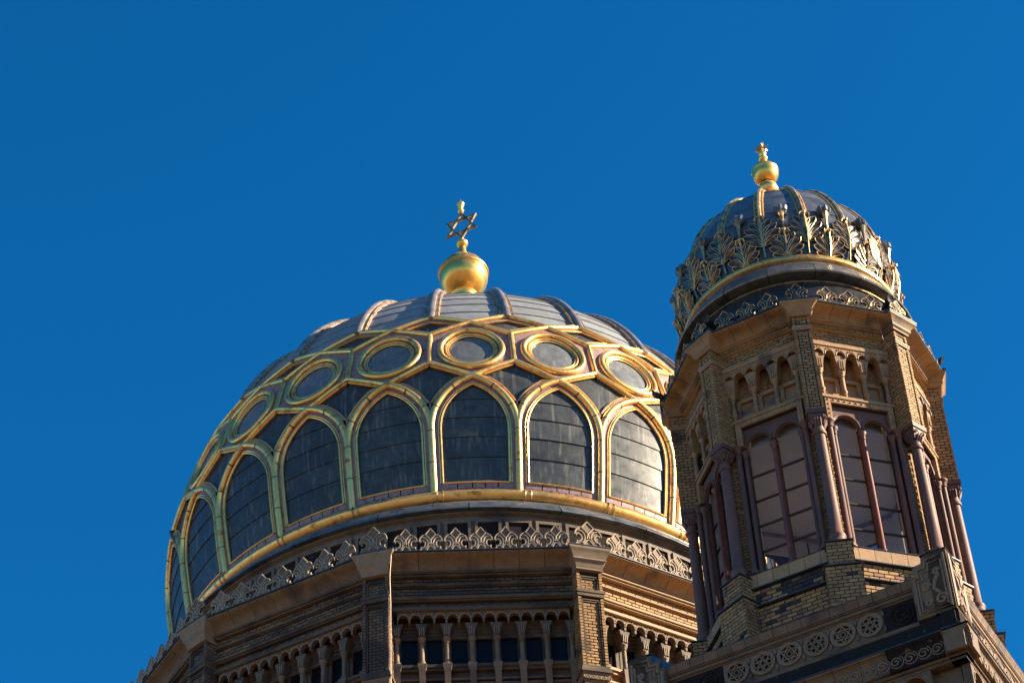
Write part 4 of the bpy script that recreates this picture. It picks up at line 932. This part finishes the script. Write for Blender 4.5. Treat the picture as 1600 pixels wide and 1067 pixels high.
for fi, a in enumerate((0, pi/2, -pi/2)):
    lit = fi == 1
    # coping tiles
    for q in range(18):
        u0 = -2.28+q*.2533
        bobj('coping_tile', ('ct', q), lambda: MB().prof(Z0, [(2.3, -7.20), (2.82, -7.245), (2.84, -7.26), (2.84, -7.29), (2.81, -7.33), (2.80, -7.40), (2.3, -7.40)], u0+.004, u0+.2493), 'baseterra', a)
    bobj('coping_lead', 'cl', lambda: MB().prof(Z0, [(2.3, -7.192), (2.82, -7.237), (2.845, -7.25), (2.845, -7.258), (2.3, -7.21)], -2.28, 2.28), 'lead', a)
    def mo():
        mb = MB()
        for z0, z1, w in ((-7.40, -7.43, 2.79), (-7.43, -7.50, 2.765), (-7.50, -7.53, 2.74), (-8.02, -8.07, 2.75), (-8.07, -8.14, 2.80)):
            mb.prof(Z0, [(2.6, z0), (w-.01, z0), (w, z0-.01), (w, z1+.01), (w-.01, z1), (2.6, z1)], -2.30, 2.30)
        return mb
    bobj('moulding', 'mo', mo, 'baseterra', a)
    edges = [-1.24, -.765, -.289, .187, .663, 1.139, 1.615]
    for q in range(6):
        uc = -1.002+q*.476; F = frame(a, 2.715)
        s_ = bobj('frieze_slab', 'fs', lambda: MB().box(frame(0, 0), -.234, .234, -.255, .24, -.06, 0), 'baseterra', a, loc=F(uc, -7.765, 0))
        obj('roundel', RO[q % 2], None, s_); obj('roundel_back', RD, None, s_)
        bud_ = bobj('leaf_knop', 'lk', lambda: MB().poly(frame(0, 0), [(-.03, 0), (0, -.07), (.03, 0), (.012, .05), (-.012, .05)], 0, .025).poly(frame(0, 0), [(-.025, .28), (0, .36), (.025, .28), (0, .24)], 0, .025), 'baseterra', 0, par=s_, loc=(0, .236, -.16))
    for pi_, (x0, x1) in enumerate(((-2.25, -1.245), (1.62, 2.25))):
        def sp_():
            mb = MB(); F = frame(0, 2.715)
            mb.box(F, x0, x1, -8.02, -7.53, -.06, 0)
            n = 2 if x1-x0 > .8 else 1
            for q in range(n):
                cx = x0+(x1-x0)*(q+.5)/n
                for R in (.2, .12): mb.tube([F(cx+R*cos(t*pi/8), -7.77+R*sin(t*pi/8), .01) for t in range(16)], .022, 5, closed=True)
                for t in range(6): mb.tube([F(cx+.04*cos(t*pi/3), -7.77+.04*sin(t*pi/3), .01), F(cx+.18*cos(t*pi/3+.3), -7.77+.18*sin(t*pi/3+.3), .015)], .018, 5)
            return mb
        bobj('sooty_panel', ('sp', pi_), sp_, 'soot', a)
    # black fascia, lower cornice, running scroll band, niches
    bobj('black_fascia', 'bf', lambda: MB().prof(Z0, [(2.6, -8.145), (2.80, -8.145), (2.86, -8.50), (2.6, -8.50)], -2.86, 2.86), 'soot', a)
    bobj('lower_lead', 'll', lambda: MB().prof(Z0, [(2.6, -8.50), (3.035, -8.53), (3.035, -8.55), (2.6, -8.55)], -3.035, 3.035), 'lead', a)
    for q in range(13):
        u0 = -3.02+q*.4646; dark = q in (10, 11)
        s_ = bobj('cornice_slab', ('cs', q), lambda: MB().prof(Z0, [(2.6, -8.552), (3.02, -8.552), (3.01, -8.58), (2.96, -8.60), (2.93, -8.64), (2.93, -8.93), (2.96, -8.95), (2.6, -8.95)], u0+.004, u0+.4606), 'soot' if dark else 'baseterra', a)
        def wv():
            mb = MB(); F = frame(0, 2.935)
            for w_ in (0, 1):
                cx = .12+w_*.232; mb.tube([F(x, y, 0) for x, y in scroll(cx, -8.77, .095, 1.4, 1)], .013, 5); mb.tube([F(x, y, 0) for x, y in arc(cx+.02, -8.77, .115, 60, -150, 10)], .010, 5)
            return mb
        F = frame(0, 0); tobj_ = bobj('running_scroll', 'rs', wv, 'carved', 0, par=s_, loc=(0, u0, 0))
    def low():
        mb = MB()
        for z0, z1, w in ((-8.95, -9.0, 2.90), (-9.0, -9.05, 2.86), (-9.62, -9.7, 2.86), (-9.7, -33.0, 2.78)): mb.box(Z0, -w, w, z1, z0, 2.6, w-.003*(a != 0))
        return mb
    bobj('lower_wall', ('low', fi), low, 'baseterra', a)
    for q in range(8):
        uc = -2.4+q*.62
        def nich_():
            (pl, rim), = arcade(frame(0, 2.70), [0], .30, -9.05, -9.32, .22, 0, .15); pl.add(rim.v, rim.f); pl.box(frame(0, 2.7), -.30, -.22, -9.62, -9.32, 0, .15); pl.box(frame(0, 2.7), .22, .30, -9.62, -9.32, 0, .15); return pl
        bobj('niche', 'nc', nich_, 'baseterra', a, loc=(-uc*sin(a), uc*cos(a), 0))
# stepped corner blocks (acroteria)
def acro_outline(): return [(0, -8.10), (0, -6.91), (-.43, -6.94), (-.445, -7.085), (-.60, -7.09), (-.57, -7.26), (-.66, -7.27), (-.66, -8.10)]
for ci, ca in enumerate((45, -45)):
    A_ = 2.87
    grp = None
    for s2 in ((-1, 1)):
        # s2 = -1: on the face whose right end is this corner; +1: on the next face round, left end
        a = rad(ca+45*s2); un = -s2
        F = frame(a, A_); O = [(un*(A_+u), v) for u, v in acro_outline()]
        if un < 0: O = O[::-1]
        mb = MB().poly(F, O, -.35, 0)
        ins = [(-.06, -8.04), (-.06, -7.0), (-.38, -7.02), (-.395, -7.16), (-.54, -7.165), (-.52, -7.33), (-.60, -7.34), (-.60, -8.04)]
        ins2 = [(-.11, -7.98), (-.11, -7.09), (-.33, -7.10), (-.345, -7.235), (-.48, -7.24), (-.46, -7.40), (-.55, -7.41), (-.55, -7.98)]
        p_ = obj('corner_block', mb, 'baseterra', base)
        m3 = MB()
        for I_, r in ((ins, .03), (ins2, .024)): m3.tube([F(un*(A_+u), v, .004) for u, v in I_], r, 5, closed=True)
        for cx, cy, R in ((-.42, -7.55, .085), (-.20, -7.85, .11), (-.42, -7.86, .07), (-.22, -7.30, .06)): m3.tube([F(un*(A_+x), y, .004) for x, y in scroll(cx, cy, R, 1.3, 1)], .026, 6)
        m3.tube([F(un*(A_+x), y, .006) for x, y in ((-.20, -7.74), (-.30, -7.6), (-.26, -7.45), (-.18, -7.35))], .034, 6)
        for t in range(6): m3.tube([F(un*(A_-.43), -7.55, .01), F(un*(A_-.43+.06*cos(t*pi/3)), -7.55+.06*sin(t*pi/3), .012)], .014, 5)
        obj('carved_scrolls', m3, 'carved', p_)
        m4 = MB().box(F, *sorted((un*(A_+.012), un*(A_-.445))), -6.915, -6.895, -.36, .012)
        obj('cap_slab', m4, 'lead' , p_)
        m5 = MB().box(F, *sorted((un*(A_-.0), un*(A_-.66))), -8.52, -8.10, -.3, -.05); obj('block_foot', m5, 'soot', p_)
    if ci == 1:
        F = frame(0, A_); m6 = MB().poly(F, [(-A_+.43, -6.90), (-A_+.62, -7.10), (-A_+.43, -7.10)], -.34, -.02).poly(F, [(-A_+.60, -7.06), (-A_+.80, -7.26), (-A_+.60, -7.26)], -.34, -.02)
        obj('blue_flashing', m6, 'bluelead', base)

# ------------------------------------------------------------------ floodlights on the turret parapet
def flood(az, r, z, label, tilt=0.0, big=1.0):
    t = thing('floodlight', (0, 0, 0), 0, label, 'floodlight'); t['group'] = 'floodlights on the turret parapet'
    a = TTH+rad(az); t.scale = (TK,)*3; t.location = (TX+TK*r*cos(a), TY+TK*r*sin(a), TZ+TK*z); t.rotation_euler[2] = a+tilt
    h = MB(); pr = [(.001, -.13), (.06, -.12), (.075, -.06), (.085, .10), (.09, .13), (.08, .135), (.075, .12), (.001, .11)]
    n = 16; b = len(h.v)
    for i in range(n):
        q = 2*pi*i/n
        for rr, x in pr: h.v.append((x*big*cos(-.5)-0*sin(-.5)+rr*big*sin(q)*sin(.5)*1.0, rr*big*cos(q), x*big*sin(-.5)*-1+rr*big*sin(q)*cos(.5)))
    for i in range(n):
        for k in range(len(pr)-1): h.f.append((b+i*8+k, b+((i+1) % n)*8+k, b+((i+1) % n)*8+k+1, b+i*8+k+1))
    obj('housing', h, 'black', t); obj('bracket', MB().tube([(0, -.1, 0), (0, -.1, -.16), (0, .1, -.16), (0, .1, 0)], .012, 5).tube([(0, 0, -.16), (0, 0, -.40)], .018, 6), 'black', t)
flood(-40.3, 2.50, .335, 'black floodlight at the left front corner of the turret parapet')
flood(42.5, 2.50, .36, 'black floodlight at the right front corner of the turret parapet')
flood(86, 2.62, .25, 'black floodlight at the far right edge of the turret parapet')
flood(-84, 2.72, .10, 'floodlight at the far left edge of the turret parapet against the great dome')
Fq = frame(rad(45), 0)
wire('parapet_cable', [Fq(-.42, .05, 2.50), Fq(-.44, -.2, 2.46), Fq(-.30, -.6, 2.40), Fq(-.20, -.9, 2.50)], .007, 'thin cable hanging from the floodlight at the right front corner of the turret', (TX, TY, TZ), TTH, TK)

# ------------------------------------------------------------------ lower body of the building, below the frame
hb = MB(); hb.box(frame(0, 0), -9, 9, 0, 24.0, -9, 9.5)
obj('building_body', hb, 'brick', None, TH0-rad(30), kind='structure')
